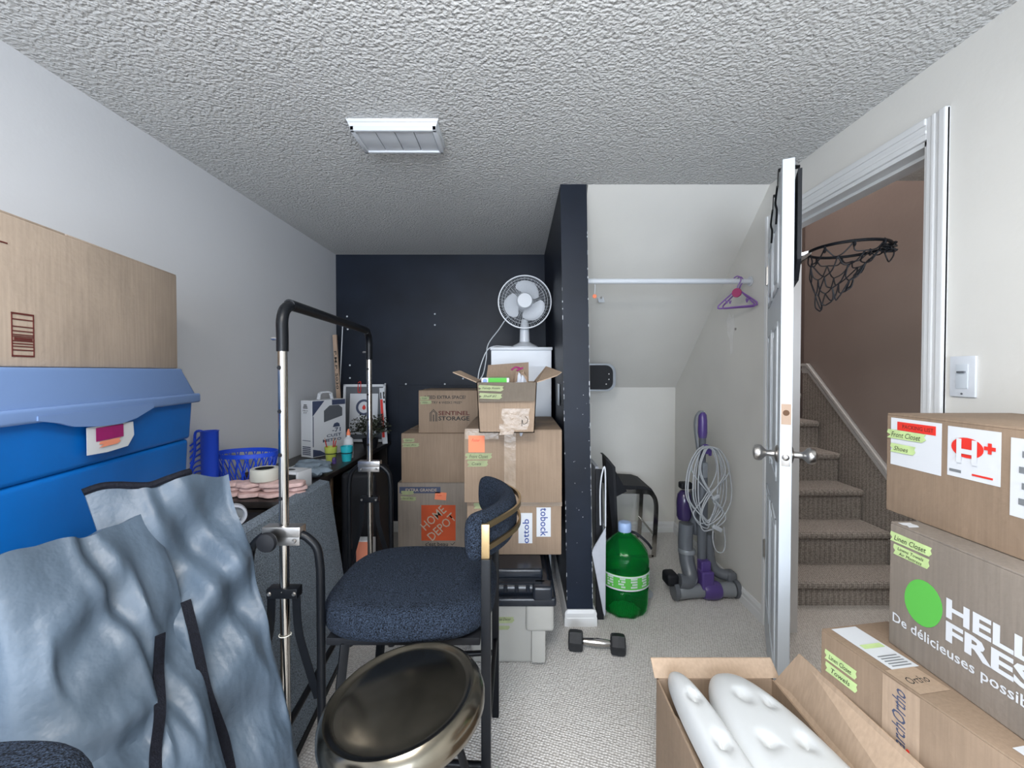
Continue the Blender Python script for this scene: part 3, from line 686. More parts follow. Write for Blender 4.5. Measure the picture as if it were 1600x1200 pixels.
for k in range(90):
    a = 2*PI*k/90; e = cx_*math.cos(a)+cy_*math.sin(a)
    mb.tube([ctr+ax*.047+e*.05, ctr+ax*.045+e*.12, ctr+ax*.03+e*.155, ctr+ax*.01+e*.168], .0007, 4, 0, cap=False)
for rr, dz in ((.128, .043), (.146, .036)):
    mb.tube([ctr+ax*dz+cx_*(rr*math.cos(a))+cy_*(rr*math.sin(a)) for a in [2*PI*k/48 for k in range(48)]], .0012, 5, closed=True)
part('front_grille', mb, 'white', t)
mb = MB()
for k in range(44):
    a = 2*PI*k/44; e = cx_*math.cos(a)+cy_*math.sin(a)
    mb.tube([ctr-ax*.05+e*.05, ctr-ax*.05+e*.12, ctr-ax*.035+e*.155, ctr-ax*.01+e*.168], .0008, 4, 0, cap=False)
part('rear_grille', mb, 'white', t)
part('power_cord', MB().tube([(-.05, .02, .01), (-.12, -.03, .008), (-.20, -.07, .006), (-.245, -.10, -.03), (-.285, -.12, -.14), (-.292, -.13, -.21), (-.262, -.13, -.17), (-.245, -.11, -.08), (-.235, -.06, .02), (-.17, .0, .12), (-.10, .02, .22), (-.02, .03, .27)], .0032, 8, 8), 'white', t)
# ------------------------------------------------------------------ desk
t = thing('desk', 'dark brown low cabinet with open compartments along the left wall', 'cabinet', (-1.262, 2.735, 0))
L0, L1 = 1.89-2.735, 3.56-2.735
part('top', MB().box((-.225, L0, .722), (.222, L1, .75), .002), 'darkwood', t)
for y in (L0+.02, -.28, .28, L1-.04): part('upright', MB().box((-.215, y, .0), (.20, y+.022, .722), .001), 'darkwood', t, False)
part('front_edge', MB().box((.2, L0+.018, .0), (.206, L0+.044, .722)).box((.2, -.282, .02), (.206, -.256, .722)).box((.2, .278, .02), (.206, .304, .722)), 'woodedge', t, False)
part('shelf', MB().box((-.215, L0+.04, .36), (.195, L1-.03, .38)).box((-.215, L0+.04, .03), (.195, L1-.03, .05)), 'darkwood', t, False)
part('back_panel', MB().box((-.225, L0+.01, .03), (-.217, L1, .72)), 'darkwood', t, False)
DZT = .75
# helmet carton, rotated
ct = thing('handled_carton', 'tall white and navy product carton with a handle and cut-out window on the desk', 'product box', (-1.34, 2.83, DZT+.003), math.atan2(.888, .46))
# local x = along right face, local y = to the left
W_, D_, H_ = .27, .11, .375
part('carton', MB().box((0, 0, 0), (W_, D_, H_), .002), 'paper', ct, False)
part('handle', MB().strip([(.09, D_/2, H_), (.10, D_/2, H_+.04), (.12, D_/2, H_+.05), (.17, D_/2, H_+.05), (.19, D_/2, H_+.04), (.20, D_/2, H_)], .02, .010, up=(0, 1, 0)), 'paper', ct, False)
cf = ((1, 0, 0), (0, 0, 1)); cl = ((0, -1, 0), (0, 0, 1))
patch(ct, (.06, 0, H_-.055), *cf, .115, .10, 'navyprint', 'printed_corner', poly=[(-.5, -.5), (-.1, .0), (.3, .5), (-.5, .5)])
patch(ct, (.21, 0, H_-.02), *cf, .11, .035, 'navyprint', 'printed_corner')
patch(ct, (.06, 0, .03), *cf, .11, .05, 'navyprint', 'printed_corner', poly=[(-.5, -.5), (.5, -.5), (0, .2), (-.5, .5)])
patch(ct, (.003+.004, 0, .17), *cf, .006, .20, 'navyprint', 'printed_line')
patch(ct, (.165, 0, H_-.095), *cf, .15, .11, 'greyplast', 'window', poly=[(-.5, -.5), (.5, -.2), (.5, .3), (.3, .5), (-.2, .5), (-.5, .2)])
text(ct, '-71', (.19, 0, .165), *cf, 'navyprint', h=.03, w=.07, bold=.02)
text(ct, 'CUST', (.17, 0, .13), *cf, 'navyprint', h=.02, w=.12, bold=.02)
text(ct, 'METRO', (.155, 0, .10), *cf, 'navyprint', h=.02, w=.15, bold=.02)
patch(ct, (.19, 0, .20), *cf, .06, .03, 'navyprint', 'printed_cap', poly=[(-.5, -.5), (.5, -.5), (.4, .2), (.1, .5), (-.3, .3)])
for i, (ww_, zz) in enumerate(((.03, .345), (.04, .335), (.045, .325))): patch(ct, (0, .055+.01, zz), *cl, ww_, .006, 'ink', 'printed_mark')
text(ct, 'PRO\nFIT', (0, .065, .30), *cl, 'ink', h=.025, w=.05)
for i in range(5): patch(ct, (0, .055, .02+i*.012), *cl, .08, .007, 'navyprint', 'printed_line')
patch(ct, (0, .055, .11), *cl, .08, .004, 'navyprint', 'printed_line')
t = single('paper_sheet', MB().box((-1.35, 2.55, DZT), (-1.21, 2.80, DZT+.002)), 'paper', 'white paper sheet on the desk in front of the white product carton', 'paper', False)
def cup(label, x, y, m, r=.035, h=.095):
    t = thing('plastic_cup', label, 'cup', (x, y, DZT), 0, 'plastic cups on the desk')
    part('cup', MB().lathe([(r*.8, 0), (r*.95, h*.6), (r*1.0, h*.62), (r*1.08, h), (r*1.0, h), (r*.9, h*.6), (r*.75, .005)], n=28), m, t)
    part('band', MB().lathe([(r*.97, h*.52), (r*1.0, h*.55), (r*.97, h*.58)], n=28, cap=False), 'blackmat', t)
    return t
cup('lime green plastic cup holding red pencils on the dark desk', -1.18, 2.74, 'lime')
cup('teal plastic cup next to the lime green one on the dark desk', -1.088, 2.76, 'teal')
for dx, dy, tx, lab in ((-.012, .0, -.03, 'red pencil leaning left in the lime green cup'), (.008, .008, .01, 'dark red pencil standing in the middle of the lime green cup'), (.012, -.008, .03, 'red pencil leaning right in the lime green cup')):
    t = thing('pencil', lab, 'pencil', (-1.18+dx*.5, 2.74+dy, DZT+.008), 0, 'pencils in the lime cup')
    part('shaft', MB().tube([(0, 0, 0), (tx*1.0, 0, .125)], .0038, 6), 'redpen', t); part('tip', MB().tube([(tx, 0, .125), (tx*1.12, 0, .145)], [.0038, .0006], 6), 'flesh', t)
t = thing('glue_bottle', 'white glue bottle with an orange cap standing behind the teal cup', 'bottle', (-1.115, 2.86, DZT))
part('bottle', MB().lathe([(.03, 0), (.031, .10), (.028, .125), (.012, .14), (.012, .15)], n=20), 'paper', t)
part('cap', MB().lathe([(.013, .15), (.012, .165), (.004, .19)], n=14), 'orange_note', t)
part('bottle_label', MB().lathe([(.0315, .02), (.0318, .09)], n=20, cap=False), 'greyfab', t)
single('small_jar', MB().lathe([(.013, 0), (.014, .025), (.010, .03), (.010, .038)], (-1.135, 2.68, DZT), 14), 'purple', 'tiny purple jar between the lime and teal cups', 'jar')
# plant
random.seed(8)
t = thing('potted_plant', 'dark leafy plant on the desk in front of the framed picture', 'plant', (-1.10, 3.24, DZT))
part('pot', MB().lathe([(.045, 0), (.06, .07), (.055, .07), (.04, .02)], n=20), 'blackmat', t)
mb = MB()
for k in range(650):
    a = random.uniform(0, 2*PI); e = random.uniform(-.25, 1); r = random.uniform(.3, 1)
    p = V((math.cos(a)*math.sqrt(max(0, 1-e*e*.8))*.15*r, math.sin(a)*.11*r*math.sqrt(max(0, 1-e*e*.8)), .135+e*.115*r))
    dr = V((random.uniform(-1, 1), random.uniform(-1, 1), random.uniform(-.4, 1))).normalized(); sd = dr.orthogonal().normalized()
    sd = (Matrix.Rotation(random.uniform(0, 6), 3, dr) @ sd); L = random.uniform(.014, .026); nn = dr.cross(sd)*.002
    mb.prism([p, p+dr*L*.5+sd*L*.3, p+dr*L, p+dr*L*.5-sd*L*.3], nn)
q = part('foliage', mb, 'leaf', t, False)
mb = MB()
for k in range(9):
    a = k*.7; mb.tube([(0, 0, .05), (math.cos(a)*.05, math.sin(a)*.03, .1), (math.cos(a)*.11, math.sin(a)*.07, .14)], .002, 5, 4)
part('stem', mb, 'leaf', t)
# framed picture leaning on navy wall
t = thing('framed_picture', 'white framed picture of a ring target with a red centre, clipped with a red clip', 'picture', (-1.235, 3.47, DZT+.0065), rot=(math.radians(-6), 0, 0))
part('frame', MB().box((-.17, -.012, 0), (-.15, .012, .46), .002).box((.15, -.012, 0), (.17, .012, .46), .002).box((-.17, -.012, .44), (.17, .012, .46), .002).box((-.17, -.012, 0), (.17, .012, .02), .002), 'paper', t)
part('mat_board', MB().box((-.15, -.004, .02), (.15, .006, .44)), 'greyplast', t, False)
part('print', MB().box((-.115, -.007, .06), (.11, -.004, .385)), 'paper', t, False)
mb = MB()
mb.strip([(.0+.055*math.cos(a), -.009, .275+.055*math.sin(a)) for a in [2*PI*k/32 for k in range(32)]], .003, .018, up=(0, 1, 0), closed=True)
part('ring', mb, 'navyprint', t, False)
patch(t, (0, -.008, .275), *FN, .036, .045, 'red', 'red_centre', poly=[(0, .5), (.35, .1), (.4, -.2), (0, -.5), (-.4, -.2), (-.35, .1)])
part('clip', MB().tube([(-.05, -.014, .46), (-.05, -.014, .40), (-.04, -.014, .395), (-.03, -.014, .40), (-.03, -.014, .475), (-.04, -.014, .48), (-.052, -.014, .47)], .003, 6, 3), 'red', t)
t = thing('printed_strip', 'narrow white strip with red lettering standing at the right of the framed picture', 'strip', (-1.045, 3.42, DZT), rot=(0, math.radians(-3), 0))
part('strip', MB().box((-.02, -.004, 0), (.02, .004, .44), .001), 'paper', t, False)
patch(t, (-.008, -.004, .20), *FN, .02, .30, 'red', 'red_band'); text(t, 'VELCRO', (-.008, -.004, .19), *FN, 'paper', h=.01, w=.2, ang=PI/2, off=.002) if False else None
patch(t, (.0, -.004, .38), *FN, .03, .05, 'ink', 'dark_mark', poly=[(-.5, -.5), (-.2, -.5), (-.2, .5), (.2, .5), (.2, -.5), (.5, -.5), (.5, .5), (-.5, .5)])
for i in range(3): patch(t, (.013, -.004, .33+i*.035), *FN, .012, .018, 'ink', 'dark_mark', .002)
# hockey stick in the corner
t = thing('hockey_stick', 'taped wooden hockey stick shaft leaning in the corner behind the white carton', 'hockey stick', (-1.40, 3.45, DZT), rot=(0, math.radians(-3.2), 0))
part('shaft', MB().box((-.0155, -.011, 0), (.0155, .011, .86), .003), 'flesh', t)
text(t, 'P.M.P. 5030', (0, -.011, .58), *FN, 'ink', h=.02, w=.30, ang=-PI/2, bold=.02)
single('thin_rod', MB().tube([(-1.462, 3.52, DZT), (-1.425, 3.555, 1.745)], .004, 8), 'white', 'thin white rod standing in the corner beside the hockey stick', 'rod')
# things at the near end of the desk
def toss(name, label, cat, pts_mb, m, grp=None): return single(name, pts_mb, m, label, cat, True, grp)
pk = thing('pink_fabric_pile', 'pile of folded pink fabric on the near end of the dark desk', 'fabric', (-1.17, 2.01, DZT))
for cx2, rr in ((-.125, .036), (-.05, .055), (.055, .058), (.15, .045)):
    for k in range(3):
        part('fold', MB().lathe([(rr*.6, .0), (rr, .006), (rr*1.02, .014), (rr*.95, .021), (rr*.5, .025)], (cx2, -.03+.02*(k % 2), .0+.0225*k), 26, f=lambda a, h, c=cx2, k=k: 1+.08*math.sin(a*2*PI*5+c*40+k*2)), 'pink', pk)
t = thing('tape_roll', 'roll of cream masking tape on the pink fabric', 'tape', (-1.165, 1.995, DZT+.071))
part('roll', MB().lathe([(.04, 0), (.058, 0), (.06, .004), (.06, .05), (.058, .054), (.04, .054), (.04, 0)], n=36, cap=False), 'tapewhite', t)
part('core', MB().lathe([(.037, .001), (.040, .001), (.040, .053), (.037, .053), (.037, .001)], n=36, cap=False), 'blackmat', t)
t = thing('white_holder', 'white plastic holder with an oval slot beside the masking tape', 'holder', (-1.09, 2.12, DZT+.001), math.radians(-12))
part('shell', MB().box((-.085, -.05, .075), (.055, .05, .088), .003).box((.045, -.05, 0), (.056, .05, .088), .003).box((-.085, -.05, 0), (-.075, .05, .085), .003), 'paper', t)
patch(t, (-.02, -.005, .088), *FT, .05, .03, 'ink', 'slot', poly=circle(.5))
single('grey_cloth', rumple((-1.12, 2.36, DZT+.042), (.10, .07, .042), 2.0, 2), 'greycloth', 'crumpled blue grey cloth on the desk behind the chrome post', 'cloth')
# blue basket
t = thing('plastic_basket', 'bright blue open plastic basket with a cord on the near end of the desk', 'basket', (-1.338, 2.14, DZT+.001))
bk = lambda r, h, n=40: [(r*math.cos(2*PI*k/n), r*.72*math.sin(2*PI*k/n), h) for k in range(n)]
part('base', MB().lathe([(.09, 0), (.10, .008), (.09, .008)], n=30, f=lambda a, h: .72+.28*abs(math.cos(a*2*PI))), 'bluebright', t)
part('rim', MB().strip(bk(.145, .165), .02, .004, closed=True), 'bluebright', t)
mb = MB()
for k in range(22):
    a = 2*PI*k/22; b = a+.35
    for s in (1, -1):
        b = a+.35*s; mb.tube([(.095*math.cos(a), .07*math.sin(a), .006), (.125*math.cos((a+b)/2), .09*math.sin((a+b)/2), .08), (.145*math.cos(b), .104*math.sin(b), .16)], .003, 5, 3)
part('lattice', mb, 'bluebright', t)
part('wicker_end', MB().lathe([(.05, .12), (.052, .15), (.047, .15), (.045, .12)], (.16, .0, .0), 24, cap=False), 'woodedge', t) if False else None
t = thing('blue_holder', 'tall bright blue plastic cup with a pierced side standing beside the blue basket', 'holder', (-1.395, 1.965, DZT+.001))
part('tube', MB().lathe([(.033, 0), (.035, .295), (.038, .3), (.032, .3), (.030, .01)], n=28), 'bluebright', t)
mb = MB()
for k in range(7):
    z = .10+k*.027; mb.tube([(-.03, -.005, z+.02), (-.065, -.005, z+.01-.004*k), (-.085, -.005, z-.03)], .004, 6, 4)
mb.tube([(-.02, -.005, .295), (-.06, -.005, .292), (-.065, -.005, .20), (-.088, -.005, .10), (-.084, -.005, .05), (-.03, -.005, .05)], .006, 6, 5)
part('pierced_side', mb, 'bluebright', t)
for k, (rr, zz) in enumerate(((.05, .0), (.047, .013))):
    t = single('embroidery_hoop', MB().strip([(-1.41+rr*math.cos(a), 2.31+rr*math.sin(a), DZT+.003+.0+zz+.006) for a in [2*PI*j/36 for j in range(36)]], .012, .008, closed=True), 'woodedge', ('wooden embroidery hoop lying lowest behind the blue basket', 'slightly smaller wooden embroidery hoop on top of the larger one')[k], 'hoop', True, 'embroidery hoops')
# black crate + grey spool
t = thing('black_crate', 'black crate hidden between the grey bags and the desk end', 'crate', (-1.22, 1.74, 0))
part('crate', MB().box((-.16, -.12, 0), (.16, .12, .715), .006), 'blackmat', t)
t = thing('grey_spool', 'round pale grey plastic spool with a cross-shaped core beside the desk end', 'spool', (-1.10, 1.68, .716))
part('rim', MB().lathe([(.030, -.02), (.042, -.02), (.044, 0), (.042, .01), (.034, .01), (.030, -.005), (.030, -.02)], (0, 0, .0445), 30, (.55, -.8, 0), cap=False), 'greyfab', t)
part('core', MB().lathe([(.030, -.018), (.030, -.010)], (0, 0, .0445), 24, (.55, -.8, 0)).bar((-.018, -.012, .06), (.02, .002, .03), .008, .01), 'silverplast', t)

# ------------------------------------------------------------------ blue tote, carton on it
dv = V((-.19, 1)).normalized(); rz = math.atan2(dv.y, dv.x)-PI/2       # local y runs along dv
def rotbox_origin(corner, lw, ll):   # corner = far right corner (x,y), lw width to the left, ll length towards camera
    c = V(corner); r = V((dv.y, -dv.x)); return c-dv*(ll/2)-r*(lw/2)
TW, TL = .24, .98
o2 = rotbox_origin((-1.195, 1.585), TW, TL)
t, w, d, h = carton('tall brown box hidden under the blue tote', o2.x-.11, o2.x+.11, o2.y-.45, o2.y+.45, 0, .66, 'card_grey', rz, None, False)
t = thing('storage_tote', 'large bright blue plastic tote with a grey blue lid, on the left', 'storage tote', (o2.x, o2.y, .661), rz)
mb = taper(0, .415, TW-.03, TL-.05, TW-.004, TL-.012, .015)
part('tub', mb, 'blue', t)
part('tub_band', taper(.415, .57, TW-.002, TL, TW+.012, TL+.018, .012), 'blue', t)
# lid: cross-section swept, with dipping lip in the middle of the long side
def lidf():
    mb = MB(); mb.box((-TW/2-.022, -TL/2-.03, .545), (TW/2+.022, TL/2+.03, .578), .008, 3)
    mb.box((-TW/2-.012, -TL/2-.012, .57), (TW/2+.012, TL/2+.012, .668), .01, 3)
    for v in mb.bm.verts:
        if v.co.z > .62: v.co.x *= .80; v.co.y *= .95
    return mb
part('lid', lidf(), 'bluelid', t)
xx = TW/2+.0165
part('lid_lip', MB().prism([(xx, -.16, .55), (xx, -.11, .54), (xx, -.06, .525), (xx, .02, .516), (xx, .10, .514), (xx, .16, .523), (xx, .24, .547), (xx, .24, .56), (xx, -.16, .56)][::-1], (.008, 0, 0)), 'bluelid', t, False)
lb = patch(t, (TW/2+.010, .07, .482), (0, 1, 0), (0, 0, 1), .175, .07, 'paper', 'torn_sticker', .008, poly=[(-.5, -.5), (-.1, -.55), (.35, -.5), (.5, -.1), (.48, .45), (-.5, .5)], label='torn white sticker with magenta print')
patch(t, (TW/2+.0105, .06, .495), (0, 1, 0), (0, 0, 1), .10, .035, 'magenta', 'magenta_print', .010)
patch(t, (TW/2+.0105, .06, .468), (0, 1, 0), (0, 0, 1), .08, .016, 'pinkorange', 'orange_print', .010, jag=.2)
# carton on the lid
bz = .661+.669
CW_, CL_ = .225, .95
o3 = rotbox_origin((-1.222, 1.565), CW_, CL_)
t, w, d, h = carton('big pale brown box with a printed bar pattern, on the blue tote lid', o3.x-CW_/2, o3.x+CW_/2, o3.y-CL_/2, o3.y+CL_/2, bz, bz+.335, 'card_pale', rz, None, False)
# printed bars at near end of face (local +x face)
px0 = w/2; yb0 = -d/2+.325
mb = MB()
def rl(y0, y1, z0, z1): mb.box((px0-.001, y0, z0), (px0+.0012, y1, z1))
rl(yb0, yb0+.055, .022, .026); rl(yb0, yb0+.055, .116, .120); rl(yb0, yb0+.0025, .022, .12); rl(yb0+.0525, yb0+.055, .022, .12)
for z in (.036, .044, .05, .056, .066, .070, .078, .088, .104): rl(yb0+.004, yb0+.052, z, z+.0025)
rl(yb0+.006, yb0+.05, .059, .065)
part('printed_bars', mb, 'maroon', t, False)
mb = MB(); rl(yb0-.03, yb0-.005, .265, .268); rl(yb0-.03, yb0-.022, .29, .30); part('printed_mark', mb, 'maroon', t, False)

# ------------------------------------------------------------------ grey fabric bags
def bag(name, label, TLp, TRp, BLp, BRp, bul, seed, thick=.05, topf=None, folds=()):
    TLp, TRp, BLp, BRp = map(V, (TLp, TRp, BLp, BRp))
    cen = (TLp+TRp+BLp+BRp)/4
    n = ((TRp-TLp).cross(TLp-BLp)).normalized()
    if n.dot(V((0, 0, CAMZ))-cen) < 0: n = -n
    def f(u, v, off=0):     # u left..right, v bottom..top
        a = BLp.lerp(BRp, u); b = TLp.lerp(TRp, u); p = a.lerp(b, v)
        q = V((u*3.2, v*3.0, seed))
        k = bul*math.sin(PI*min(max(v*.9+.05, 0), 1))*math.sin(PI*u)**.5
        wv = .030*noise.noise(V((u*1.8, v*2.4, seed)))+.010*noise.noise(V((u*2.2+v*1.6, v*4.5-u, seed+3)))+.010*(.5-abs(noise.noise(V((u*2.6-v*1.5, v*4.2+u*1.2, seed+9)))))+.0035*(.5-abs(noise.noise(V((u*7+v*3, v*9, seed)))))+.0012*noise.noise(q*9)
        for (u0, v0, u1, v1, wd, dp) in folds:
            A = V((u0, v0)); B = V((u1, v1)); P = V((u, v)); ab = B-A; s = max(0, min(1, (P-A).dot(ab)/ab.length_squared)); dist = (P-(A+ab*s)).length
            k -= dp*math.exp(-(dist/wd)**2)*math.sin(PI*(.15+.7*s)); k += dp*.7*math.exp(-((dist-wd*1.7)/wd)**2)
        edge = min(1, u*12, (1-u)*12, (1-v)*4)
        p = p+n*(k+wv*edge+off)
        if topf and v > .5: p.z += topf(u)*((v-.5)*2)**2
        return p
    root = thing(name, label, 'fabric bag', (BLp.x*.5+BRp.x*.5, BLp.y*.5+BRp.y*.5, 0), 0, 'large grey fabric bags')
    part('bag_body', MB().grid(f, 70, 80, lambda u, v, p: p-n*(thick*(.25+.75*math.sin(PI*u))*(1 if v < .9 else .45))), 'bagcloth', root, True, True)
    return root, f, n
r1, f1, n1 = bag('fabric_bag', 'crumpled grey fabric bag nearest the camera at the left edge', (-.935, .765, .985), (-.905, 1.08, .965), (-.66, .60, .01), (-.44, .84, .01), .05, 3.3, .05,
    topf=lambda u: .006*math.sin(u*9)+.003*math.sin(u*23), folds=((.45, .98, .75, .6, .04, .012), (.05, .62, .55, .60, .03, .022), (.2, .78, .6, .86, .04, .015), (.0, .42, .5, .34, .05, .02), (.3, .5, .95, .75, .06, .014)))
r2, f2, n2 = bag('fabric_bag', 'crumpled grey fabric bag standing behind the nearest one, against the blue tote', (-.99, .99, 1.04), (-.83, 1.235, 1.028), (-.56, .90, .01), (-.49, 1.10, .01), .03, 7.9, .045,
    topf=lambda u: .008*math.sin(u*12), folds=((.3, .78, .95, .93, .07, .03), (.35, .62, .95, .70, .05, .028), (.3, .45, .9, .42, .05, .02), (.45, .95, .9, .6, .06, .015)))
def strap(root, f, path, wd, up=(-.3, 1, 0), name='strap', off=.012):
    P = []
    for i, (u, v) in enumerate(path): P.append(V(f(u, v, off)))
    return part(name, MB().strip(P, wd, .003, up=V(up), smooth=6), 'strap', root, False, True)
def uv_of(f, x, y):          # surface coordinates of the bag under a line of sight
    best = None
    for i in range(0, 81):
        for j in range(0, 101):
            p = f(i/80, j/100)
            if p.y <= .1: continue
            d = (809+F*p.x/p.y-x)**2+(580-F*(p.z-CAMZ)/p.y-y)**2
            if best is None or d < best[0]: best = (d, i/80, j/100)
    return best[1:]
strap(r1, f1, [uv_of(f1, x, y) for x, y in ((236, 1000), (236, 1060), (232, 1120), (229, 1190), (226, 1260))], .020, (.3, .95, 0))
strap(r2, f2, [uv_of(f2, x, y) for x, y in ((282, 945), (297, 1010), (315, 1090), (336, 1160), (350, 1230))], .020, (.55, .85, 0), off=.016)
# dark lining roll at top of rear bag
part('folded_hem', MB().tube([V(f2(u, 1.0))+V((-.004, 0, .003+.004*math.sin(u*31))) for u in [0, .1, .2, .3, .4, .5, .6, .68]], .009, 8, 4), 'strap', r2, True, True)

# ------------------------------------------------------------------ grey upholstered panel
t = thing('upholstered_panel', 'dark grey woven upholstered panel leaning against the desk behind the chrome rack', 'headboard', (-.80, 1.80, 0))
P = [(-.748, 1.42, .012), (-.81, 2.12, .012), (-.958, 2.20, .762), (-.935, 1.40, .762)]
part('padding', MB().prism(P, (-.045, -.004, .01)), 'panel', t, False, True)
part('bottom_edge', MB().bar((-.757, 1.42, .012), (-.822, 2.125, .012), .02, .035), 'blackmat', t, False, True)

# ------------------------------------------------------------------ chrome / black rack
RZT = 1.51
pN = V((-.648, 1.20, 0)); pF = V((-.708, 2.075, 0))
t = thing('garment_rack', 'chrome and black tubular rack with two posts and a curved black top bar', 'rack', (-.665, 1.61, 0))
ddir = (pF-pN).normalized()
part('top_bar', MB().tube([pN+V((0, 0, 1.375)), pN+V((0, 0, 1.42)), pN+V((0, 0, 1.46)), pN+ddir*.015+V((0, 0, 1.49)), pN+ddir*.05+V((0, 0, RZT-.003)), pN+ddir*.11+V((0, 0, RZT)), pF-ddir*.11+V((0, 0, RZT)), pF-ddir*.05+V((0, 0, RZT-.003)), pF-ddir*.015+V((0, 0, 1.49)), pF+V((0, 0, 1.46)), pF+V((0, 0, 1.42)), pF+V((0, 0, 1.375))], .0155, 16, 5), 'black', t, True, True)
for p in (pN, pF):
    post = part('post', MB().tube([p+V((0, 0, .30)), p+V((0, 0, 1.38))], .0125, 18), 'chrome', t, True, True, 'chrome post')
    for z in (1.33, 1.21, 1.09, .97):
        part('button', MB().lathe([(.006, 0), (.005, .003)], p+V((-.003, -.012, z)), 10, (-.2, -1, 0)), 'blackmat', post, True, True)
    part('thumb_screw', MB().lathe([(.005, 0), (.005, .012), (.003, .016)], p+V((-.015, 0, 1.41)), 8, (-1, 0, 0)), 'nickel', t, True, True)
    br1 = part('bracket', MB().box(p+V((-.052, -.018, .865)), p+V((.052, .018, .893)), .002).box(p+V((-.05, -.016, .842)), p+V((.05, -.013, .87)), .001), 'nickel', t, True, True)
    br2 = part('bracket', MB().box(p+V((-.042, -.017, .695)), p+V((.042, .015, .722)), .002), 'black', t, True, True)
    for s in (-1, 1):
        part('rivet', MB().lathe([(.006, 0), (.004, .003)], p+V((s*.036, -.018, .855)), 10, (0, -1, 0)), 'nickel', br1, True, True)
        part('rivet', MB().lathe([(.006, 0), (.004, .003)], p+V((s*.034, -.018, .709)), 10, (0, -1, 0)), 'nickel', br2, True, True)
        part('leg', MB().tube([p+V((s*.045, 0, .868)), p+V((s*.065, 0, .858)), p+V((s*.09, 0, .83)), p+V((s*.098, 0, .785)), p+V((s*.100, 0, .72)), p+V((s*.100, 0, .40)), p+V((s*.100, 0, .02))], .0115, 14, 5), 'black', t, True, True)
        part('foot', MB().lathe([(.016, 0), (.016, .03), (.013, .04)], p+V((s*.100, 0, 0)), 14), 'rubber', t, True, True)
        part('brace', MB().strip([p+V((s*.034, -.005, .70)), p+V((s*.04, -.005, .60)), p+V((s*.066, -.005, .50)), p+V((s*.092, -.003, .41))], .003, .022, up=(0, 1, 0), smooth=4), 'black', t, False, True)
k = pN+V((-.022, -.02, .863))
part('knob', MB().lathe([(.007, 0), (.008, .012), (.024, .018), (.027, .026), (.024, .034), (.01, .038)], k, 24, (0, -1, 0)), 'blackmat', t, True, True, 'round black knob')
part('wire_tie', MB().tube([pN+V((.016*math.cos(a), .016*math.sin(a), .70+.0012*a)) for a in [k*.5 for k in range(30)]], .0014, 5).tube([pN+V((.016*math.cos(a), .016*math.sin(a), .585+.0005*a)) for a in [k*.5 for k in range(14)]], .0012, 5), 'tapewhite', t, True, True)
part('cross_tube', MB().tube([pN+V((0, 0, .32)), pF+V((0, 0, .32))], .010, 12), 'black', t, True, True)
# ------------------------------------------------------------------ black case, printed package
t = thing('black_case', 'tall black case standing on the floor between the desk and the moving boxes', 'case', (-.905, 2.62, 0))
part('shell', MB().box((-.12, -.12, .02), (.085, .17, .73), .03, 4), 'blackmat', t)
part('carry_handle', MB().tube([(-.05, 0, .73), (-.05, 0, .755), (-.03, 0, .765), (.02, 0, .765), (.04, 0, .755), (.04, 0, .73)], .008, 8, 4), 'black', t)
part('base_foot', MB().box((-.10, -.10, 0), (-.06, .15, .025)).box((.03, -.10, 0), (.07, .15, .025)), 'blackmat', t)
t = thing('printed_package', 'white package with orange and dark print standing behind the grey panel', 'package', (-.80, 2.30, 0))
part('package', MB().box((-.05, -.03, 0), (.035, .03, .43), .004), 'paper', t)
patch(t, (-.008, -.03, .36), *FN, .08, .13, 'pinkorange', 'orange_print'); patch(t, (-.0, -.03, .31), *FN, .06, .07, 'ink', 'dark_print', .0014, poly=[(-.5, -.5), (.5, -.3), (.5, .5), (-.2, .3)])
patch(t, (-.008, -.03, .245), *FN, .06, .04, 'navyprint', 'dark_print', jag=.2)

# ------------------------------------------------------------------ boucle bar chair
def superell(a, b, z0, z1, rr, n=56, e=3.2, segs=6):
    mb = MB(); rings = []
    prof = []
    for k in range(segs+1):
        q = PI/2*k/segs; prof.append((1-rr+rr*math.sin(q), z0+(rr*.22)*(1-math.cos(q))))
    for k in range(segs+1):
        q = PI/2*k/segs; prof.append((1-rr+rr*math.cos(q), z1-(rr*.25)*(1-math.sin(q))))
    for s, z in ((.5, z1+.004), (.2, z1+.006)): prof.append((s, z))
    for s, z in [(.2, z0), (.6, z0)]+prof:
        rings.append([mb.bm.verts.new((a*s*math.copysign(abs(math.cos(2*PI*k/n))**(2/e), math.cos(2*PI*k/n)), b*s*math.copysign(abs(math.sin(2*PI*k/n))**(2/e), math.sin(2*PI*k/n)), z)) for k in range(n)])
    for A, B in zip(rings, rings[1:]):
        for k in range(n): mb.bm.faces.new((A[k], A[(k+1) % n], B[(k+1) % n], B[k]))
    mb.bm.faces.new(rings[0][::-1]); mb.bm.faces.new(rings[-1])
    return mb
